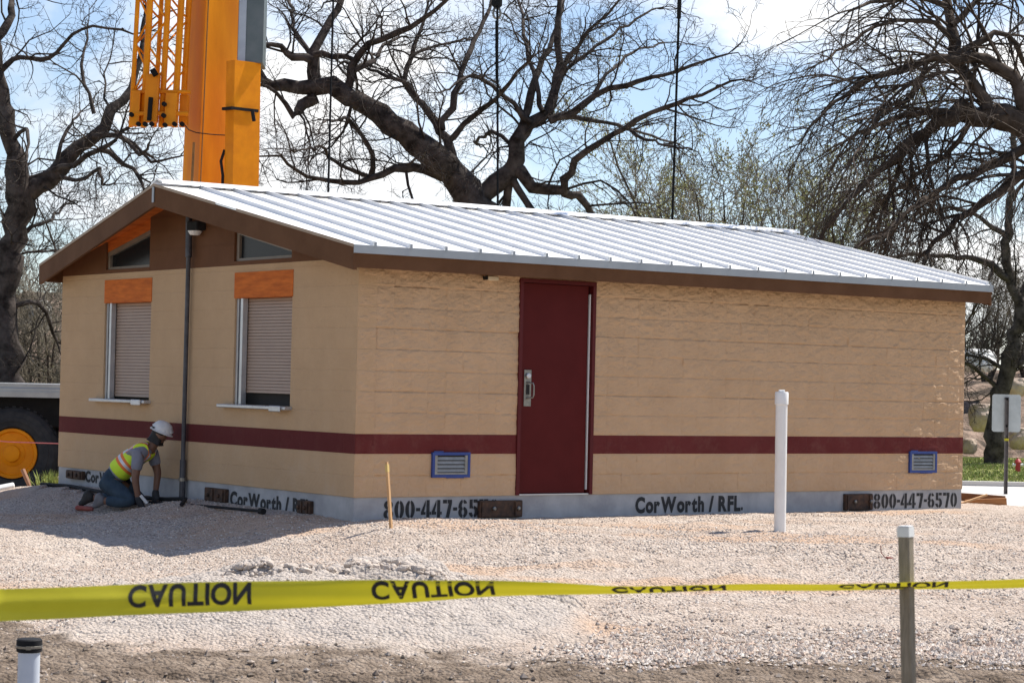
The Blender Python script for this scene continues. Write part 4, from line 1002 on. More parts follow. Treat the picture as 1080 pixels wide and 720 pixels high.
# drooping bare tree at the right
WEEP = dict(segs=(10, 7, 5), kink=(0.10, 0.12, 0.16), up=(-0.075, -0.05, -0.03), dens=(3.2, 4.4), ang=((12, 45), (15, 55)), len=((0.35, 0.7), (0.3, 0.6)),
            t0=0.1, rmin=0.0040, dens0=4.7, len0=(1.1, 2.7), ang0=(20, 75))
t = Tree(21); D = 31
lw = lambda tr, P=WEEP, **k: t.limb(tr, D, P, **k)
lw([(1150, 470, 62), (1140, 330, 56), (1118, 200, 46), (1085, 135, 31)], main=True, kids=False)
lw([(1118, 200, 46), (1085, 135, 31), (1060, 126, 28), (1030, 118, 24), (1000, 123, 18), (975, 140, 12), (950, 160, 9), (920, 186, 6), (892, 215, 4), (872, 240, 3)], main=True, dmul=1.25)
lw([(1082, 136, 16), (1074, 90, 14), (1056, 73, 13), (1030, 60, 12), (1010, 65, 12), (980, 62, 9), (950, 75, 7), (920, 82, 6), (892, 100, 4), (866, 120, 3), (846, 148, 2)], dz=-1, dmul=1.6)
lw([(1042, 120, 15), (1026, 92, 14), (1010, 64, 14), (1005, 30, 12), (1000, 0, 10), (996, -35, 8)], dz=1.2)
lw([(1008, 45, 8), (985, 25, 6), (960, 22, 5), (920, 30, 4), (892, 50, 3), (862, 68, 2)], dz=-2, dmul=1.5); lw([(1008, 62, 8), (1040, 40, 7), (1062, 35, 6), (1078, 60, 5), (1090, 90, 4)], dz=1)
lw([(1090, 150, 12), (1050, 172, 9), (1010, 190, 7), (970, 215, 5), (930, 250, 4)], dz=-2, dmul=1.5); lw([(1100, 170, 12), (1060, 200, 10), (1020, 225, 7), (980, 262, 5)], dz=-1, dmul=1.4)
lw([(1000, 10, 7), (970, -5, 6), (930, 0, 4), (900, 10, 3)], dz=-1, dmul=1.4); lw([(1000, 120, 9), (970, 118, 7), (930, 130, 5), (890, 150, 3)], dz=1.5, dmul=1.6)
lw([(1004, 25, 7), (1040, -5, 6), (1070, -10, 5)], dz=1, dmul=1.3); lw([(980, 63, 6), (960, 100, 5), (930, 120, 4), (900, 165, 3)], dz=-2.5, dmul=1.6)
lw([(955, 158, 6), (940, 200, 4), (925, 240, 3)], dz=2, dmul=1.5); lw([(1030, 118, 7), (1000, 160, 6), (960, 190, 4), (925, 215, 3)], dz=3, dmul=1.5)
o = t.finish('drooping_tree', 'bare brown tree with drooping tangled branches at the upper right', at(1150, 470, D), M_bark2, M_twig2)

# dark tree on the lawn behind the sign
t = Tree(33); D = 52
BARE = dict(OAK, dens0=2.0, len0=(0.9, 2.4), rmin=0.006)
lb = lambda tr, **k: t.limb(tr, D, BARE, **k)
lb([(1050, 520, 25), (1050, 490, 23), (1050, 470, 20), (1053, 425, 19), (1064, 385, 17), (1072, 345, 14), (1074, 318, 12), (1063, 288, 10), (1063, 245, 9), (1067, 190, 7), (1072, 120, 5)], main=True, dmul=0.35)
lb([(1064, 296, 9), (1046, 281, 8), (1026, 272, 6), (1000, 270, 5), (962, 268, 4), (930, 272, 3)], dz=-2, dmul=1.5); lb([(1074, 320, 9), (1090, 290, 7), (1110, 260, 5)], dz=1)
lb([(1062, 400, 8), (1080, 380, 8), (1100, 350, 6)], dz=1); lb([(1056, 415, 7), (1040, 398, 5), (1022, 385, 4), (1000, 370, 3), (985, 372, 2)], dz=-2, dmul=1.8)
lb([(1063, 390, 5), (1040, 378, 4), (1020, 376, 3), (1005, 384, 2)], dz=1, dmul=1.8); lb([(1064, 250, 6), (1040, 235, 5), (1010, 220, 4), (975, 225, 3)], dz=-1.5, dmul=1.3); lb([(1066, 210, 5), (1085, 190, 4), (1110, 180, 3)], dz=1)
o = t.finish('leaning_tree', 'dark bare tree with a crooked trunk standing on the lawn behind the sign', at(1050, 493, D), M_bark, M_twig)

# background trees: three kinds built once, then copied
def bush_tree(seed, h, stems, P, leaves, spread=0.5):
    t = Tree(seed); rg = t.rg
    for q in range(stems):
        a = rg.random() * 6.283; d = Vector((math.cos(a) * spread * rg.uniform(.3, 1), math.sin(a) * spread * rg.uniform(.3, 1), 1)).normalized()
        p = Vector((math.cos(a) * 0.2, math.sin(a) * 0.2, 0)); L = h * rg.uniform(0.6, 0.95)
        pts = [p.copy()]; rad = [0.09]; n = 9
        for i in range(n):
            d = (d + Vector((rg.gauss(0, .12), rg.gauss(0, .12), rg.gauss(0, .08) + .03))).normalized(); p = p + d * L / n; pts.append(p.copy()); rad.append(0.09 * (1 - 0.85 * (i + 1) / n))
            if i >= 1:
                for z in range(P['per']): t.grow(p.copy(), t.side(d, (30, 75)), rg.uniform(*P['len0']), rad[-1] * 0.6, 0, P)
        t.put(t.trunk, pts, rad, 6)
    return t
def leaf_mesh(t, count, parent, seed, size=0.030):
    rg = np.random.RandomState(seed)
    tips = np.array([pts[-1] for pts, r_, k in t.crown]); tips = np.concatenate([tips, np.array([pts[len(pts) // 2] for pts, r_, k in t.crown])])
    cl_ = fbm(tips[:, 0] * 0.6 + 4, tips[:, 2] * 0.6 + tips[:, 1] * 0.4, 3); tips = tips[cl_ > 0.46]
    idx = rg.randint(0, len(tips), count); c = tips[idx] + rg.randn(count, 3) * 0.06
    a = rg.randn(count, 3); a /= np.linalg.norm(a, axis=1, keepdims=True); b = np.cross(a, rg.randn(count, 3)); b /= np.linalg.norm(b, axis=1, keepdims=True)
    s = size * (0.4 + rg.rand(count, 1))
    V = np.stack([c - a * s, c + b * s * 0.5, c + a * s, c - b * s * 0.5], 1).reshape(-1, 3)
    return mesh_obj('foliage', V, (np.arange(count)[:, None] * 4 + np.arange(4)).tolist(), M_bud, parent)
BUSH = dict(segs=(6, 4, 3), kink=(0.15, 0.2, 0.25), up=(0.07, 0.05, 0.02), dens=(3.5, 5.0), ang=((20, 55), (20, 60)), len=((0.35, 0.6), (0.35, 0.6)), t0=0.15, rmin=0.007, len0=(0.8, 2.0), per=3)
protos = []
for seed, h, stems, nl, mt_ in ((101, 7.5, 6, 15000, M_twig3), (102, 8.5, 4, 0, M_twig2), (103, 5.0, 6, 250, M_twig3)):
    t = bush_tree(seed, h, stems, BUSH, nl)
    protos.append((t, nl, mt_, seed))
made = {}
def place_bg(kind, px, py, d, scale, rot, name, label, group):
    """py: where its foot would show if nothing hid it"""
    t, nl, mt_, seed = protos[kind]
    g = at(px, 400, d); loc = Vector((g.x, g.y, bank_z(g.x, g.y)))
    o = thing(name, label, 'tree', loc, (0, 0, R(rot)), group); o.scale = (scale * 0.85, scale * 0.85, scale)
    if kind not in made:
        a = t.mesh(t.trunk, 'trunk', M_bark2, o, np.zeros(3)); b = t.mesh(t.crown, 'crown', mt_, o, np.zeros(3)); made[kind] = [a, b]
        if nl: made[kind].append(leaf_mesh(t, nl, o, seed))
    else:
        for q in made[kind]:
            c = q.copy(); COL.objects.link(c); c.parent = o
    return o

# ------------------------------------------------------------------ bank behind the site
def bank_z(x, y):
    hl = 1.6 * float(sstep(4, -16, x)) + 2.6
    t_ = float(sstep(56, 66 + 0 * x, y + 1.5 * (vnoise(np.array(x * 0.2), np.array(y * 0.1)) - 0.5)))
    return -0.62 + (hl) * t_ * (0.8 + 0.25 * float(vnoise(np.array(x * 0.15 + 3), np.array(y * 0.15)))) + 0.6 * float(sstep(66, 120, y))
bx = np.concatenate([np.arange(-70, -26, 2.0), np.arange(-26, 28, 0.33), np.arange(28, 72, 2.0)]); by = np.concatenate([np.arange(52, 72, 0.33), np.arange(72, 140, 4.0)])
def bank_grid(X_, Y_):
    hl = 1.6 * sstep(4, -16, X_) + 2.6
    t_ = sstep(56, 66, Y_ + 1.5 * (vnoise(X_ * 0.2, Y_ * 0.1) - 0.5))
    z = -0.62 + hl * t_ * (0.8 + 0.25 * vnoise(X_ * 0.15 + 3, Y_ * 0.15)) + 0.6 * sstep(66, 120, Y_)
    return z + 0.9 * (fbm(X_ * 0.9, Y_ * 0.9 + 7, 4) - 0.5) * sstep(55, 58, Y_) * (1 - sstep(80, 100, Y_))
BXg, BYg = np.meshgrid(bx, by); BZ = bank_grid(BXg, BYg)
m = bpy.data.materials.new('rocky_bank'); m.use_nodes = True
_n = m.node_tree.nodes; _l = m.node_tree.links; _b = _n['Principled BSDF']; _b.inputs['Roughness'].default_value = 0.95; _b.inputs['Specular IOR Level'].default_value = 0.1
_c = _n.new('ShaderNodeTexCoord'); _v = _n.new('ShaderNodeTexNoise'); _v.inputs['Scale'].default_value = 1.3; _v.inputs['Detail'].default_value = 10; _v.inputs['Roughness'].default_value = 0.7
_l.new(_c.outputs['Object'], _v.inputs[0]); _r = _n.new('ShaderNodeValToRGB'); _e = _r.color_ramp.elements
_e[0].position = 0.34; _e[0].color = (0.055, 0.045, 0.036, 1); _e[1].position = 0.66; _e[1].color = (0.42, 0.31, 0.24, 1)
k_ = _e.new(0.46); k_.color = (0.16, 0.125, 0.095, 1); k_ = _e.new(0.54); k_.color = (0.29, 0.21, 0.16, 1)
_l.new(_v.outputs[0], _r.inputs[0]); _l.new(_r.outputs[0], _b.inputs['Base Color'])
_bp = _n.new('ShaderNodeBump'); _bp.inputs['Distance'].default_value = 0.3; _l.new(_v.outputs[0], _bp.inputs['Height']); _l.new(_bp.outputs[0], _b.inputs['Normal'])
ids = np.arange(BXg.size).reshape(BXg.shape)
hill = mesh_obj('hill', np.stack([BXg.ravel(), BYg.ravel(), BZ.ravel()], 1), np.stack([ids[:-1, :-1], ids[:-1, 1:], ids[1:, 1:], ids[1:, :-1]], -1).reshape(-1, 4).tolist(), m, None, None, True)
tag(hill, kind='structure')

for i, (kind, px, d, sc, rot, lab) in enumerate((
    (0, 742, 56, 1.3, 10, 'budding pale green tree behind the roof beside the right-hand lifting cable'),
    (0, 808, 58, 1.36, 140, 'tallest budding green tree, just left of the drooping branches'),
    (2, 668, 60, 1.1, 60, 'low pale budding tree under the tips of the big oak'),
    (0, 868, 55, 1.2, 250, 'budding tree half hidden behind the drooping branches'),
    (1, 930, 57, 0.95, 30, 'bare brown tree behind the drooping branches above the roof end'),
    (1, 900, 62, 1.0, 200, 'bare grey tree deep behind the budding trees'),
    (1, 1010, 66, 0.55, 120, 'bare thicket tree above the rocky bank at the right'),
    (2, 1040, 68, 0.7, 300, 'greenish bushy tree on the bank right of the building'),
    (2, 1085, 68, 0.7, 90, 'bushy tree on the bank at the right edge'),
    (1, 985, 58, 0.6, 310, 'bare tree rising behind the far corner of the roof'),
    (1, 30, 52, 0.9, 80, 'bare grey thicket tree behind the left oak trunk'),
    (1, 92, 55, 1.0, 170, 'bare twiggy tree above the left slope of the roof'),
    (1, 150, 58, 0.98, 20, 'bare twiggy tree left of the crane boom'),
    (2, 50, 50, 0.8, 220, 'grey bushy tree low down between the oak and the building'),
    (2, 5, 54, 0.9, 270, 'grey bushy tree behind the crane at the left edge'),
    (1, -20, 57, 0.8, 330, 'bare tree partly cut off by the left edge'),
    (2, 600, 62, 0.95, 15, 'low twiggy tree behind the trunk of the big oak'),
    (2, 715, 63, 1.25, 190, 'low bushy tree between the oak and the budding trees'))):
    place_bg(kind, px, 400, d, sc, rot, 'budding_tree' if kind == 0 else 'thicket_tree', lab, 'small trees behind the site')

# ------------------------------------------------------------------ ground to the right: pavement and lawn
def ground_hit(px, py, lo=8.0, hi=60.0):
    """where the sight line through a pixel meets the ground"""
    prev = None
    for d in np.arange(lo, hi, 0.1):
        p = at(px, py, d)
        if p.z < gz(p.x, p.y): 
            return p
    return p
M_pave = mat('pale_pavement', (0.52, 0.49, 0.45), (0.60, 0.57, 0.53), 0.8, 0.9, bump=0.004, bscale=20)
w = MB(); w.box(5.6, 60, 33.6, 40.6, -0.75, -0.395); w.box(5.6, 60, 40.6, 40.78, -0.75, -0.31)
tag(w.build('pavement', M_pave), kind='structure')
M_lawn = mat('lawn_green', (0.17, 0.21, 0.05), (0.30, 0.31, 0.10), 0.9, 0.95, bump=0.02, bscale=12, spec=0.1)
xs_ = np.arange(4.0, 40, 0.5); ys_ = np.arange(40.785, 58, 0.5); Xl, Yl = np.meshgrid(xs_, ys_); Zl = -0.36 + 0.06 * (fbm(Xl * 0.4, Yl * 0.4) - 0.5)
ids = np.arange(Xl.size).reshape(Xl.shape)
tag(mesh_obj('lawn', np.stack([Xl.ravel(), Yl.ravel(), Zl.ravel()], 1), np.stack([ids[:-1, :-1], ids[:-1, 1:], ids[1:, 1:], ids[1:, :-1]], -1).reshape(-1, 4).tolist(), M_lawn, None, None, True), kind='structure')
def blades(name, count, xr, yr, zfn, h, mats, seed):
    rg = np.random.RandomState(seed); x = xr[0] + (xr[1] - xr[0]) * rg.rand(count); y = yr[0] + (yr[1] - yr[0]) * rg.rand(count); z = zfn(x, y)
    a = rg.rand(count) * 6.283; hh = h * (0.5 + rg.rand(count)); wd = 0.012 + 0.01 * rg.rand(count); lx = rg.randn(count) * 0.35 * hh; ly = rg.randn(count) * 0.35 * hh
    V = np.stack([np.stack([x - np.cos(a) * wd, y - np.sin(a) * wd, z], -1), np.stack([x + np.cos(a) * wd, y + np.sin(a) * wd, z], -1), np.stack([x + lx, y + ly, z + hh], -1)], 1).reshape(-1, 3)
    return mesh_obj(name, V, (np.arange(count)[:, None] * 3 + np.arange(3)).tolist(), mats, None, rg.randint(0, len(mats), count).tolist())
M_gr = [mat('grass_light', (0.22, 0.28, 0.06), (0.32, 0.36, 0.10), 2, 0.8), mat('grass_dark', (0.12, 0.17, 0.035), (0.18, 0.22, 0.05), 2, 0.8), mat('grass_dry', (0.30, 0.27, 0.11), (0.36, 0.32, 0.15), 2, 0.8)]
tag(blades('grass', 26000, (8.5, 14.5), (40.9, 56), lambda x, y: -0.37 + 0 * x, 0.05, M_gr, 4), 'short green grass on the lawn right of the building', 'grass', kind='stuff')

# boulders on the bank
def boulder(px, py, d, wpx, hpx, m_, label, seed):
    rg = random.Random(seed); c = at(px, py, d); rx = wpx * d / F_PX / 2; rz = hpx * d / F_PX / 2
    bm = bmesh.new(); bmesh.ops.create_icosphere(bm, subdivisions=4, radius=1.0)
    for v in bm.verts:
        n = v.co.copy(); q = float(fbm(np.array(n.x * 1.6 + seed), np.array(n.z * 1.6 + n.y * 1.1), 4)) - 0.5
        n = n * (1 + 0.55 * q); v.co = (max(-0.9, min(0.9, n.x)) * rx, n.y * rx, max(-0.85, min(0.8, n.z)) * rz)
    me = bpy.data.meshes.new('boulder'); bm.to_mesh(me); bm.free(); me.materials.append(m_)
    o = bpy.data.objects.new('boulder', me); COL.objects.link(o); o.location = c
    return tag(o, label, 'boulder')
M_lime = mat('pale_limestone', (0.62, 0.61, 0.58), (0.78, 0.77, 0.74), 1.5, 0.95, bump=0.03, bscale=6)
M_lime2 = mat('grey_limestone', (0.22, 0.21, 0.20), (0.36, 0.35, 0.33), 1.2, 0.95, bump=0.05, bscale=5)
boulder(1030, 380, 63.0, 46, 30, M_lime, 'bright white limestone boulder on the bank right of the building', 2)
boulder(38, 334, 60.0, 34, 44, M_lime2, 'grey limestone boulder on the bank beside the left oak trunk', 6)
for i, (px, py, wd, ht, lab) in enumerate(((1036, 440, 30, 36, 'tan rock low on the bank left of the sign'), (1076, 462, 26, 28, 'tan rock on the bank right of the sign post'), (1022, 470, 18, 20, 'small tan rock at the foot of the bank beside the wall'), (1072, 408, 26, 24, 'pinkish rock high on the bank behind the sign'))):
    boulder(px, py, 57.3 + i * 0.3, wd, ht, mat('tan_rock', (0.34, 0.25, 0.19), (0.5, 0.4, 0.32), 2.0, 0.95, bump=0.05, bscale=5), lab, 20 + i)

# sign seen from the back
DSG = 37.5; sg_base = at(1060.5, 522, DSG); sg = thing('road_sign', 'grey metal back of a small road sign on a post beside the pavement', 'sign', (sg_base.x, sg_base.y, -0.395))
zc = at(1060, 435.5, DSG).z + 0.395; hw, hh = 0.245, 0.32
w = MB(); cpts = []
for cx_, cz_, a0 in ((hw - .04, hh - .04, 0), (-hw + .04, hh - .04, 90), (-hw + .04, -hh + .04, 180), (hw - .04, -hh + .04, 270)):
    for k2 in range(5): cpts.append((cx_ + .04 * math.cos(R(a0 + k2 * 22.5)), zc + cz_ + .04 * math.sin(R(a0 + k2 * 22.5))))
w.prism(cpts, 'v', 0.03, 0.034); w.build('sign_plate', M_signback, sg)
w = MB()
pz = zc + hh - 0.05
w.box(-0.03, 0.03, 0.012, 0.018, -0.4, pz); w.box(-0.03, -0.022, -0.02, 0.012, -0.4, pz); w.box(0.022, 0.03, -0.02, 0.012, -0.4, pz); w.build('post', mat('dark_post_steel', (0.10, 0.09, 0.09), (0.17, 0.15, 0.14), 8, 0.6, 0.3), sg)
for bx_, bz_ in ((-0.02, zc + hh - 0.07), (0.0, zc + hh - 0.08), (0.0, zc - hh + 0.1)):
    w = MB(); w.lathe([(0.022, 0), (0.022, 0.012), (0, 0.016)], Matrix.Translation((bx_, 0.012, bz_)) @ Matrix.Rotation(R(90), 4, 'X'), 6); w.build('bolt', M_chassis, sg)
w = MB(); w.box(-0.034, 0.034, -0.026, 0.019, zc - hh - 0.15, zc - hh - 0.11); w.build('flagging_tape', M_tape, sg)

# red hydrant at the far right
HS = 0.62
hb = at(1073.5, 494, 47); hy = thing('fire_hydrant', 'small red and white fire hydrant on the lawn at the right edge', 'hydrant', (hb.x, hb.y, -0.37))
M_red = mat('red_paint', (0.38, 0.02, 0.025), (0.45, 0.03, 0.03), 5, 0.5)
w = MB(); w.lathe([(0.14, 0), (0.14, 0.03), (0.09, 0.04), (0.085, 0.34), (0.12, 0.35), (0.12, 0.38), (0.10, 0.40), (0.07, 0.46), (0.03, 0.48), (0.03, 0.51), (0, 0.51)], None, 18); smooth_angle(w.build('barrel', M_red, hy))
for s_ in (-1, 1):
    w = MB(); w.lathe([(0.05, 0.08), (0.05, 0.15), (0.06, 0.15), (0.06, 0.18), (0, 0.18)], Matrix.Translation((0, 0, 0.27)) @ Matrix.Rotation(R(90 * s_), 4, 'Y'), 12); w.build('outlet_cap', M_white, hy)
hy.scale = (HS, HS, HS)

# lumber and forms at the far corner of the building
lb0 = ground_hit(1040, 541)
Dl = 27.0
def bd(px0, py0, px1, py1, d0, d1, hw_, th, nm, m_, label):
    a = at(px0, py0, d0); b = at(px1, py1, d1); o = thing(nm, label, 'lumber', (a + b) / 2, group=None)
    w = MB(); d = (b - a).normalized(); r = d.cross(Vector((0, 0, 1))).normalized(); u_ = r.cross(d); h = (b - a).length / 2
    T = Matrix((( d.x, r.x, u_.x, 0), (d.y, r.y, u_.y, 0), (d.z, r.z, u_.z, 0), (0, 0, 0, 1)))
    w.box(-h, h, -th / 2, th / 2, -hw_ / 2, hw_ / 2, T, ch=0.003); w.build('board', m_, o); return o
M_form = mat('orange_brown_formwork', (0.30, 0.13, 0.045), (0.42, 0.20, 0.07), 4, 0.7, stretch=(1, 1, 5)); M_form2 = mat('dark_brown_board', (0.12, 0.05, 0.022), (0.17, 0.075, 0.03), 4, 0.8)
def tagless(o, nm):
    c = o.children[0]; c.parent = None; c.location = o.location; c.name = nm
    for k2 in ('label', 'category'): c[k2] = o[k2]
    bpy.data.objects.remove(o); return c
tagless(bd(1005, 525, 1060, 529, Dl + 0.9, Dl + 0.6, 0.15, 0.04, 'x', M_form2, 'dark brown plank on edge behind the orange formwork boards'), 'plank')
tagless(bd(1018, 534, 1062, 532, Dl + 0.25, Dl + 0.15, 0.17, 0.05, 'x', M_form, 'wide orange brown formwork board lying by the right corner of the building'), 'formwork_board')
tagless(bd(1024, 536, 1056, 537, Dl - 0.02, Dl - 0.05, 0.10, 0.06, 'x', M_form, 'short orange brown board end nearest the gravel at the right corner'), 'formwork_board')
tagless(bd(1013, 531, 1041, 521.5, Dl - 0.1, Dl + 0.1, 0.025, 0.03, 'x', M_wood, 'thin pale batten leaning across the orange boards'), 'batten')
tagless(bd(1052, 538.5, 1092, 540, Dl - 0.15, Dl - 0.1, 0.06, 0.06, 'x', M_chassis, 'black bar lying on the gravel beside the orange boards'), 'black_bar')

# ------------------------------------------------------------------ pipes, stakes, tape
p = ground_hit(822.5, 560.5); Dp = (p - Vector((0, 0, EYE))).dot(FWD); ztop_ = at(821.5, 413, Dp).z - p.z
o = thing('pvc_pipe', 'tall white plastic pipe standing in the gravel before the long wall', 'pipe', p, (R(0.4), R(-0.3), 0))
w = MB(); w.lathe([(0.057, -0.5), (0.057, ztop_ - 0.11)], None, 28); smooth_angle(w.build('pipe_shaft', M_pvc, o))
w = MB(); w.lathe([(0.0575, ztop_ - 0.125), (0.066, ztop_ - 0.12), (0.066, ztop_ - 0.012), (0.060, ztop_), (0.0, ztop_)], None, 28); cp_ = smooth_angle(w.build('pipe_cap', M_pvc, o))
w = MB(); w.box(-0.028, 0.028, -0.028, 0.028, ztop_, ztop_ + 0.02, ch=0.004); w.build('plug', M_white, cp_)

b = at(31, 676, 11.5); zg = gz(b.x, b.y); o = thing('pvc_pipe', 'short grey white pipe with a black rubber cap at the lower left corner', 'pipe', (b.x, b.y, zg)); H = at(31, 673, 11.5).z - zg
w = MB(); w.lathe([(0.057, -0.3), (0.057, H - 0.07)], None, 32); smooth_angle(w.build('pipe_shaft', M_gpvc, o))
w = MB(); w.lathe([(0.0585, H - 0.07), (0.066, H - 0.066), (0.067, H - 0.048)], None, 32); w.lathe([(0.067, H - 0.034), (0.0665, H - 0.006), (0.060, H), (0.0, H + 0.002)], None, 32); smooth_angle(w.build('rubber_cap', M_black, o))
w = MB(); w.lathe([(0.0655, H - 0.049), (0.069, H - 0.047), (0.069, H - 0.035), (0.0655, H - 0.033)], None, 32); w.box(0.0, 0.025, -0.082, -0.066, H - 0.05, H - 0.032); w.build('hose_clamp', M_steel, o)

p = ground_hit(412.5, 557); Ds = (p - Vector((0, 0, EYE))).dot(FWD); q = at(408, 487, Ds + 0.03) - p
o = thing('survey_stake', 'thin raw wooden stake leaning in the gravel near the corner of the building', 'stake', p)
w = MB(); T = q.to_track_quat('Z', 'Y').to_matrix().to_4x4(); Ls = q.length
w.box(-0.022, 0.022, -0.010, 0.010, -0.2, Ls - 0.02, T, ch=0.002); w.box(-0.016, 0.016, -0.008, 0.008, Ls - 0.02, Ls, T); w.build('shaft', M_wood, o)
w = MB(); w.box(-0.023, 0.023, -0.0112, 0.0112, Ls - 0.09, Ls - 0.02, T); w.build('paint_band', mat('yellowed_wood_end', (0.55, 0.40, 0.14), (0.48, 0.34, 0.12), 8, 0.7), o)

DPO = 6.6; b = at(955.5, 560, DPO); zg = gz(b.x, b.y); o = thing('fence_post', 'weathered grey wooden post with a white cap holding the caution tape', 'post', (b.x, b.y, zg)); H = at(955, 554, DPO).z - zg
tp = at(955, 556, DPO) - Vector((b.x, b.y, zg)); bt = at(958.6, 725, DPO - 0.02) - Vector((b.x, b.y, zg)); dv = (tp - bt).normalized(); bot = bt - dv * 0.6
T = Matrix.Translation(bot) @ dv.to_track_quat('Z', 'Y').to_matrix().to_4x4(); Ls = (tp - bot).length
w = MB(); w.box(-0.018, 0.018, -0.018, 0.018, 0, Ls - 0.01, T, ch=0.003); w.build('shaft', M_greywood, o)
w = MB(); w.box(-0.0195, 0.0195, -0.0195, 0.0195, Ls - 0.028, Ls + 0.001, T); w.prism([(-0.0205, 0), (0.0205, 0), (0.018, 0.008), (-0.018, 0.008)], 'z', 0, 0.001) if False else None
w.box(-0.0185, 0.0185, -0.0185, 0.0185, Ls + 0.001, Ls + 0.006, T, ch=0.004); w.build('post_cap', M_white, o)

# caution tape: a film 76 mm wide that twists towards its right end
TKEY = [(-60, 643, 4.95, -8, 30), (0, 640.5, 5.1, -7, 30), (130, 635, 5.28, -6, 30), (265, 631.5, 5.45, -14, 35), (330, 629.5, 5.53, -26, 40), (400, 627.0, 5.62, -38, 40), (500, 624.5, 5.75, -54, 40), (560, 624, 5.84, -62, 30), (640, 622, 5.97, -70, 10), (760, 620.2, 6.18, -73, 0), (860, 619, 6.36, -72, 0), (956, 617.6, 6.565, -70, 0), (1020, 616.5, 6.68, -68, 0), (1080, 615, 6.8, -64, 0), (1160, 612, 7.0, -60, 0)]
tk = np.array(TKEY)
def tape_pt(px, t_, off=0.0):
    py, d, a, c = (np.interp(px, tk[:, 0], tk[:, i]) for i in (1, 2, 3, 4))
    py = py + 0.5 * math.sin(px * 0.021) 
    # integrate the cross-section from the middle
    def sec(tt):
        y = z = 0.0; n = 14; s_ = 0.0762 * (tt - 0.42) / n
        for i in range(n):
            tm = 0.42 + (tt - 0.42) * (i + 0.5) / n
            an = R(a + c * max(0, tm - 0.50) * 2 + 4 * math.sin(px * 0.03 + tm * 5) + 13 * math.sin(tm * 11 + px * 0.006)); y += s_ * math.sin(an); z += s_ * math.cos(an)
        return y, z
    y, z = sec(t_)
    if off:
        y2, z2 = sec(t_ + 0.01); nv = Vector((0, -(z2 - z), (y2 - y))).normalized() * off
    else: nv = Vector((0, 0, 0))
    return at(px, py, d) + Vector((0.15 * y, y, z)) + nv
ax = np.linspace(-60, 1160, 260); nt_ = 15
V = [tuple(tape_pt(x, j / (nt_ - 1))) for x in ax for j in range(nt_)]
Fq = [(i * nt_ + j, (i + 1) * nt_ + j, (i + 1) * nt_ + j + 1, i * nt_ + j + 1) for i in range(len(ax) - 1) for j in range(nt_ - 1)]
tape0 = at(0, 640, 5.1)
tp_o = thing('caution_tape', 'yellow caution tape with black lettering stretched across the foreground', 'tape', tape0)
f_ = mesh_obj('tape_film', [tuple(Vector(v) - tape0) for v in V], Fq, M_tape, tp_o, None, True)
for (xa, xb) in ((135, 265), (392, 522), (645, 766), (884, 1000)):
    fn = lambda X_, Y_: tuple(tape_pt(X_, Y_, 0.0012) - tape0)
    letter_obj('lettering', 'CAUTION', xa, xb, 0.93, 0.22, fn, M_ink, tp_o, False, 0.035)

# things lying on the gravel by the gable wall
def ghv(px, py, dz=0.0): q_ = ground_hit(px, py); return q_ + Vector((0, 0, dz))
a, b = ghv(158, 532, 0.03), ghv(276, 542, 0.03)
o = thing('pry_bar', 'long black steel bar lying on the shaded gravel in front of the gable wall', 'bar', a); w = MB(); w.tube([(0, 0, 0), (b - a) * 0.5 + Vector((0, 0, 0.005)), b - a], 0.014, 8); w.build('shaft', M_black, o)
w = MB(); w.tube([(b - a) * 0.985, (b - a) * 1.015], 0.032, 10); w.build('knob', M_black, o)
def wallfoot(v, off, dz=0.03): q_ = bw(-off, v); q_.z = max(gz(q_.x, q_.y), -0.3) + dz; return q_
pts = [wallfoot(6.75, 0.25), wallfoot(6.0, 0.22), wallfoot(5.0, 0.30), wallfoot(4.2, 0.22), wallfoot(3.6, 0.18), wallfoot(3.1, 0.2), wallfoot(2.6, 0.5)]
w = MB(); w.tube([q - pts[0] for q in pts], 0.022, 8); o = w.build('hose', M_black); o.location = pts[0]; tag(o, 'thin black hose along the foot of the gable wall', 'hose')
# string line, marker, scraps beside the crane wheel
a, b = at(-40, 461, 29.5), at(62.5, 467.5, 26.9); w = MB(); w.tube([Vector((0, 0, 0)), (b - a) * 0.5 + Vector((0, 0, -0.02)), b - a], 0.007, 5); o = w.build('string_line', mat('pink_string', (0.55, 0.12, 0.12), (0.6, 0.16, 0.15), 5, 0.8)); o.location = a; tag(o, 'taut pink string line running from the building past the crane wheel', 'string')
a, b = at(36, 523, 28.3), at(24, 495, 28.4); o = thing('marker_stake', 'small orange handled marker leaning in front of the crane wheel', 'stake', a)
w = MB(); w.tube([Vector((0, 0, -0.15)), (b - a) * 0.35], 0.05, 8); w.build('grip', mat('orange_red_plastic', (0.65, 0.10, 0.02), (0.7, 0.13, 0.03), 6, 0.5), o); w = MB(); w.tube([(b - a) * 0.35, b - a], 0.03, 8); w.build('shaft', mat('dull_orange', (0.35, 0.16, 0.07), (0.25, 0.14, 0.09), 8, 0.6), o)
for i, (px, py, wx, hz, rz, lab) in enumerate(((3, 521, 0.16, 0.11, 15, 'white broken block lying left of the orange marker, upper of two'), (13, 528, 0.15, 0.05, -25, 'flat white scrap board on the ground below the crane wheel'), (-2, 531, 0.12, 0.05, 5, 'small white scrap at the left edge below the broken block'))):
    w = MB(); w.box(-wx, wx, -0.08, 0.08, -hz, hz, Euler((R(10), R(12 * (1 if i % 2 else -1)), R(rz))).to_matrix().to_4x4(), ch=0.012); o = w.build('scrap_block', M_white); o.location = at(px, py, 27.6 - 0.2 * i); tag(o, lab, 'scrap')
a = at(55, 507, 27.2); rg = random.Random(5); w = MB()
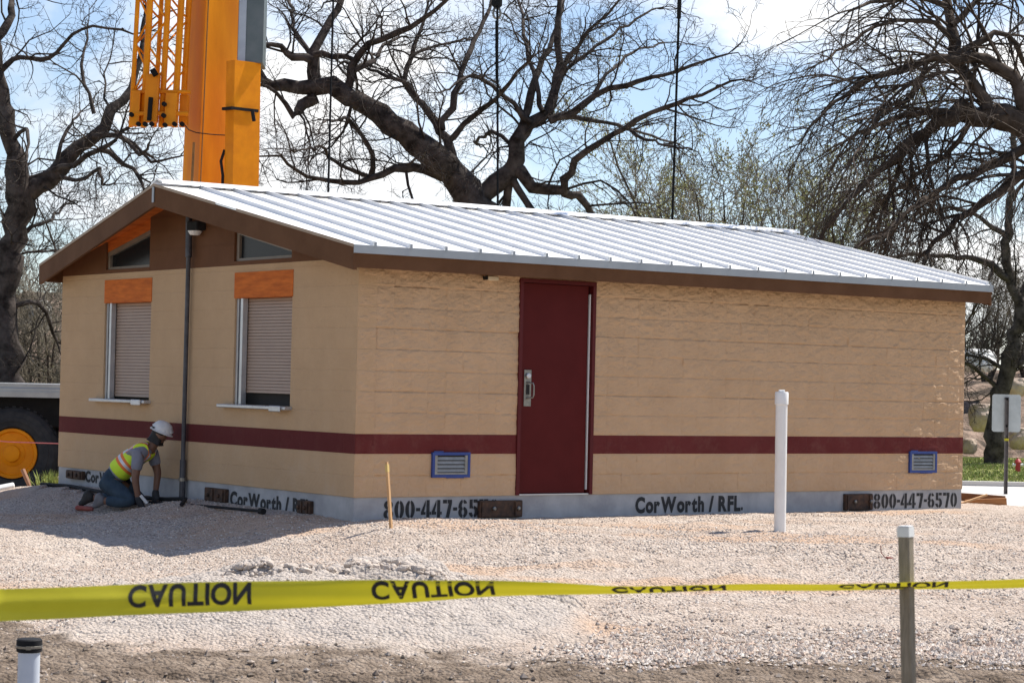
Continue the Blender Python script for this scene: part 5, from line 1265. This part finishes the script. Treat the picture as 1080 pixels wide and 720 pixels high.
for i in range(150):
    p0 = Vector((rg.gauss(0, 0.09), rg.gauss(0, 0.12), -0.08)); tipv = p0 + Vector((rg.gauss(0, 0.06), rg.gauss(0, 0.06), rg.uniform(0.10, 0.24))); r_ = Vector((rg.uniform(-1, 1), rg.uniform(-1, 1), 0)).normalized() * 0.009
    w.add([p0 - r_, p0 + r_, p0.lerp(tipv, .6) + r_ * .7, tipv, p0.lerp(tipv, .6) - r_ * .7], [(0, 1, 2, 3, 4)])
o = w.build('weed_clump', M_gr[0]); o.location = a; tag(o, 'bright green weed clump between the crane wheel and the building', 'weed')
p = ghv(938, 590, 0.01); w = MB(); w.box(-0.035, 0.035, -0.02, 0.02, -0.012, 0.014, Euler((0.2, 0.1, 0.4)).to_matrix().to_4x4(), ch=0.008); w.tube([(-0.03, 0, 0), (-0.07, 0.0, 0.05), (-0.075, 0, 0.11)], 0.004, 5); o = w.build('debris', mat('red_brown_scrap', (0.16, 0.04, 0.03), (0.2, 0.06, 0.04), 10, 0.8)); o.location = p; tag(o, 'small reddish scrap with a twig on the gravel left of the post', 'debris')

# ------------------------------------------------------------------ worker
M_skin = mat('tanned_skin', (0.17, 0.08, 0.048), (0.21, 0.105, 0.062), 8, 0.6)
M_jean = mat('blue_denim', (0.022, 0.042, 0.065), (0.045, 0.072, 0.10), 9, 0.9, bump=0.004, bscale=25)
M_shirt = mat('grey_tshirt', (0.20, 0.20, 0.235), (0.26, 0.26, 0.30), 8, 0.9, bump=0.006, bscale=14)
M_lime_v = mat('lime_hi_vis', (0.60, 0.82, 0.03), (0.68, 0.88, 0.05), 6, 0.7, bump=0.006, bscale=14)
M_orv = mat('orange_trim', (0.85, 0.17, 0.03), (0.8, 0.22, 0.04), 6, 0.7); M_refl = mat('silver_reflective', (0.62, 0.60, 0.62), (0.7, 0.68, 0.7), 10, 0.4, 0.2)
M_hat = mat('white_hard_hat', (0.72, 0.71, 0.69), (0.60, 0.59, 0.57), 14, 0.4); M_hair = mat('black_hair', (0.012, 0.010, 0.009), (0.02, 0.017, 0.015), 20, 0.7)
M_glove = mat('dark_gloves', (0.02, 0.02, 0.022), (0.04, 0.04, 0.042), 12, 0.8); M_boot = mat('dark_boots', (0.022, 0.02, 0.018), (0.05, 0.042, 0.036), 10, 0.8); M_sole = mat('grey_boot_sole', (0.13, 0.12, 0.125), (0.18, 0.17, 0.17), 10, 0.8)
wo_ = at(126, 538, 23.95); wz = gz(wo_.x, wo_.y)
wk = thing('person', 'worker in white hard hat and lime safety vest kneeling at the gable wall', 'person', (wo_.x, wo_.y, wz), (0, 0, R(-8)))
def skin(name, nodes, edges, m_, parent, sub=2, root=0):
    """nodes: list of ((a forward, b towards the right hand, c up), radius or (rx, ry))"""
    me = bpy.data.meshes.new(name); bm = bmesh.new(); lay = bm.verts.layers.skin.verify()
    vs = []
    for i, (p_, r_) in enumerate(nodes):
        v = bm.verts.new((p_[0], -p_[1], p_[2])); v[lay].radius = r_ if isinstance(r_, tuple) else (r_, r_); v[lay].use_root = (i == root); vs.append(v)
    for a_, b_ in edges: bm.edges.new((vs[a_], vs[b_]))
    bm.to_mesh(me); bm.free()
    o_ = bpy.data.objects.new(name, me); COL.objects.link(o_)
    o_.modifiers.new('skin', 'SKIN'); ms_ = o_.modifiers.new('sub', 'SUBSURF'); ms_.levels = sub; ms_.render_levels = sub
    dg = bpy.context.evaluated_depsgraph_get(); nm = bpy.data.meshes.new_from_object(o_.evaluated_get(dg)); nm.name = name
    o_.modifiers.clear(); o_.data = nm; bpy.data.meshes.remove(me)
    nm.materials.clear(); nm.materials.append(m_); nm.polygons.foreach_set('use_smooth', [True] * len(nm.polygons)); o_.parent = parent
    return o_
WS = 1.06
J = dict(pel=(-0.12, 0, 0.30), bel=(-0.01, 0, 0.41), che=(0.12, 0, 0.53), up=(0.27, 0, 0.63), nk=(0.355, 0, 0.695), hb=(0.40, 0.0, 0.755), hd=(0.445, 0.0, 0.815), ht=(0.47, 0, 0.875),
         sR=(0.255, 0.175, 0.60), eR=(0.235, 0.215, 0.335), wR=(0.275, 0.20, 0.115), sL=(0.30, -0.17, 0.62), eL=(0.37, -0.17, 0.39), wL=(0.37, -0.10, 0.17),
         hR=(-0.11, 0.095, 0.275), kR=(0.20, 0.16, 0.085), aR=(-0.15, 0.155, 0.085), tR=(-0.22, 0.155, 0.03), hL=(-0.11, -0.095, 0.275), kL=(0.22, -0.13, 0.085), aL=(-0.36, -0.11, 0.10), tL=(-0.47, -0.11, 0.03))
def hand(nodes, edges, wi, w_, dirv, palm, side):
    """palm and five bent fingers grown from wrist node wi"""
    d_ = Vector(dirv).normalized(); s_ = Vector(side).normalized(); n_ = d_.cross(s_)
    base = len(nodes); pw = Vector(w_) + d_ * 0.055
    nodes.append((tuple(pw), (0.034, 0.02))); edges.append((wi, base))
    for k2, (o_, L_) in enumerate(((-0.030, 0.062), (-0.010, 0.075), (0.010, 0.070), (0.030, 0.055))):
        k0 = pw + d_ * 0.035 + s_ * o_; k1 = k0 + d_ * L_ * 0.5 + n_ * 0.012; k2_ = k1 + d_ * L_ * 0.32 + n_ * 0.034
        i0 = len(nodes); nodes += [(tuple(k0), 0.0105), (tuple(k1), 0.0095), (tuple(k2_), 0.008)]; edges += [(base, i0), (i0, i0 + 1), (i0 + 1, i0 + 2)]
    t0_ = pw - s_ * 0.036 - d_ * 0.012; t1_ = t0_ - s_ * 0.018 + d_ * 0.035 + n_ * 0.015; i0 = len(nodes); nodes += [(tuple(t0_), 0.012), (tuple(t1_), 0.010)]; edges += [(base, i0), (i0, i0 + 1)]
N_ = [(J['pel'], (0.11, 0.09)), (J['bel'], (0.10, 0.085)), (J['che'], (0.11, 0.09)), (J['up'], (0.085, 0.07)), (J['nk'], 0.052), (J['hb'], 0.062), (J['hd'], (0.078, 0.088)), (J['ht'], 0.06),
      (J['sR'], 0.062), (J['eR'], 0.044), (J['wR'], 0.031), (J['sL'], 0.062), (J['eL'], 0.044), (J['wL'], 0.031), (J['hR'], 0.095), (J['kR'], 0.066), (J['aR'], 0.042), (J['hL'], 0.095), (J['kL'], 0.066), (J['aL'], 0.042),
      ((0.515, 0.0, 0.80), 0.018), ((0.43, 0.085, 0.81), 0.016), ((0.43, -0.085, 0.81), 0.016), ((0.475, 0.0, 0.755), 0.035)]
E_ = [(0, 1), (1, 2), (2, 3), (3, 4), (4, 5), (5, 6), (6, 7), (3, 8), (8, 9), (9, 10), (3, 11), (11, 12), (12, 13), (0, 14), (14, 15), (15, 16), (0, 17), (17, 18), (18, 19), (6, 20), (6, 21), (6, 22), (5, 23)]
hand(N_, E_, 10, J['wR'], (0.35, -0.1, -0.75), 0, (0.75, 0.5, 0.3)); hand(N_, E_, 13, J['wL'], (0.35, 0.25, -0.8), 0, (0.75, -0.3, 0.3))
body = skin('body', N_, E_, M_skin, wk)
def lp(a_, b_, t_): return tuple(Vector(J[a_]).lerp(Vector(J[b_]), t_))
skin('jeans', [((-0.11, 0, 0.31), (0.155, 0.125)), ((-0.04, 0, 0.375), (0.145, 0.11)), (J['hR'], 0.112), (lp('hR', 'kR', .5), 0.098), (J['kR'], 0.084), (lp('kR', 'aR', .55), 0.072), (lp('kR', 'aR', .92), 0.06), (J['hL'], 0.112), (lp('hL', 'kL', .5), 0.098), (J['kL'], 0.084), (lp('kL', 'aL', .5), 0.072), (lp('kL', 'aL', .95), 0.06)],
     [(0, 1), (0, 2), (2, 3), (3, 4), (4, 5), (5, 6), (0, 7), (7, 8), (8, 9), (9, 10), (10, 11)], M_jean, wk)
skin('tshirt', [((-0.085, 0, 0.335), (0.160, 0.135)), ((0.0, 0, 0.415), (0.150, 0.122)), (J['che'], (0.155, 0.120)), (J['up'], (0.125, 0.095)), (lp('up', 'nk', .75), 0.070), (J['sR'], 0.076), (lp('sR', 'eR', .42), 0.068), (lp('sR', 'eR', .72), 0.066), (J['sL'], 0.076), (lp('sL', 'eL', .42), 0.068), (lp('sL', 'eL', .72), 0.066)],
     [(0, 1), (1, 2), (2, 3), (3, 4), (3, 5), (5, 6), (6, 7), (3, 8), (8, 9), (9, 10)], M_shirt, wk)
vest = skin('safety_vest', [((-0.055, 0, 0.368), (0.178, 0.150)), ((0.02, 0, 0.435), (0.176, 0.142)), (J['che'], (0.182, 0.142)), ((0.20, 0, 0.588), (0.172, 0.130)), ((0.275, 0, 0.640), (0.140, 0.108)), ((0.325, 0, 0.678), (0.088, 0.086)), ((0.265, 0.125, 0.625), 0.092), ((0.29, -0.12, 0.635), 0.092)], [(0, 1), (1, 2), (2, 3), (3, 4), (4, 5), (4, 6), (4, 7)], M_lime_v, wk, 3)
ax_ = (Vector(J['nk']) - Vector(J['pel'])).normalized(); vm = vest.data; vm.materials.append(M_orv); vm.materials.append(M_refl)
for pl_ in vm.polygons:
    c_ = Vector(pl_.center); t_ = (c_ - Vector(J['pel'])).dot(ax_); side_ = abs(c_.y)
    if 0.235 < t_ < 0.325: pl_.material_index = 2 if 0.258 < t_ < 0.302 else 1
    elif t_ >= 0.325 and 0.055 < side_ < 0.125: pl_.material_index = 2 if 0.075 < side_ < 0.105 else 1
    elif t_ < 0.075: pl_.material_index = 1
skin('hair', [((0.418, 0, 0.800), (0.086, 0.082)), ((0.435, 0, 0.845), (0.088, 0.088)), ((0.392, 0, 0.748), (0.066, 0.062))], [(0, 1), (0, 2)], M_hair, wk, 3)  # black hair, filled out under the hat so the face looks shaded
w = MB(); w.box(-0.012, 0.012, -0.075, 0.075, -0.018, 0.018, Matrix.Translation((0.52, 0, 0.822)) @ Matrix.Rotation(R(20), 4, 'Y'), ch=0.006); w.build('sunglasses', M_black, wk)
T = Matrix.Translation((0.455, 0.0, 0.850)) @ Matrix.Rotation(R(22), 4, 'Y') @ Matrix.Diagonal((1.06, 0.90, 0.92, 1))
w = MB(); w.lathe([(0.114, -0.012), (0.112, 0.0), (0.108, 0.035), (0.098, 0.072), (0.074, 0.105), (0.04, 0.123), (0.0, 0.127)], T, 28)
w.lathe([(0.126, -0.014), (0.128, -0.008), (0.112, 0.006)], T, 28)
for yy in (-0.035, 0.0, 0.035): w.tube([T @ Vector((-0.108, yy, 0.03)), T @ Vector((-0.07, yy, 0.095)), T @ Vector((0, yy, 0.121 - abs(yy) * .1)), T @ Vector((0.07, yy, 0.095)), T @ Vector((0.108, yy, 0.03))], 0.006, 6)
smooth_angle(w.build('hard_hat', M_hat, wk), 50)
for an, to, r_ in (('aR', 'tR', M_sole), ('aL', 'tL', M_boot)):
    a_ = Vector(J[an]); t_ = Vector(J[to]); heel = a_ + Vector((-0.045, 0, 0.09))
    skin('boot', [(tuple(a_ + Vector((0.04, 0, 0.01))), 0.058), (tuple(a_), 0.058), (tuple(a_ + Vector((-0.03, 0, 0.02))), (0.05, 0.055)), (tuple(heel), (0.046, 0.04)), (tuple(t_ + Vector((0.0, 0, 0.0))), (0.05, 0.035)), (tuple(t_ + Vector((-0.03, 0, -0.005))), (0.045, 0.028))], [(0, 1), (1, 2), (2, 3), (2, 4), (4, 5)], r_, wk)
for nm_, wi_ in (('R', 'wR'), ('L', 'wL')):
    N2 = [(lp('e' + nm_, wi_, .82), 0.040), (J[wi_], 0.037)]; E2 = [(0, 1)]
    b0 = [n_ for n_ in N_][24:] if False else None
    dirv, sd_ = ((0.35, -0.1, -0.75), (0.75, 0.5, 0.3)) if nm_ == 'R' else ((0.35, 0.25, -0.8), (0.75, -0.3, 0.3))
    hand(N2, E2, 1, J[wi_], dirv, 0, sd_)
    N2 = [(p_, (tuple(x_ + 0.004 for x_ in r_) if isinstance(r_, tuple) else r_ + 0.003)) for p_, r_ in N2]
    skin('glove', N2, E2, M_glove, wk)
# tool in the near hand, red cloth under the boots
tb = Vector((wo_.x, wo_.y, wz)); Rz = Matrix.Rotation(R(-8), 3, 'Z')
a = tb + Rz @ Vector((0.30, -0.215, 0.16)); b = tb + Rz @ Vector((0.42, -0.19, 0.02))
o = thing('hand_tool', 'white handled tool in the gloved hand of the kneeling worker', 'tool', a); w = MB(); w.tube([(0, 0, 0), (b - a) * 0.6], 0.018, 8); w.build('handle', M_white, o); w = MB(); w.tube([(b - a) * 0.6, b - a], 0.010, 8); w.build('tip', M_steel, o)
p = ghv(89, 538, 0.02); w = MB(); w.box(-0.10, 0.10, -0.05, 0.05, -0.02, 0.025, Euler((0.1, 0.08, 0.2)).to_matrix().to_4x4(), ch=0.018); o = w.build('red_rag', mat('faded_red_cloth', (0.30, 0.05, 0.035), (0.35, 0.12, 0.09), 14, 0.9)); o.location = p; tag(o, 'small faded red rag on the gravel under the worker\'s boots', 'rag')
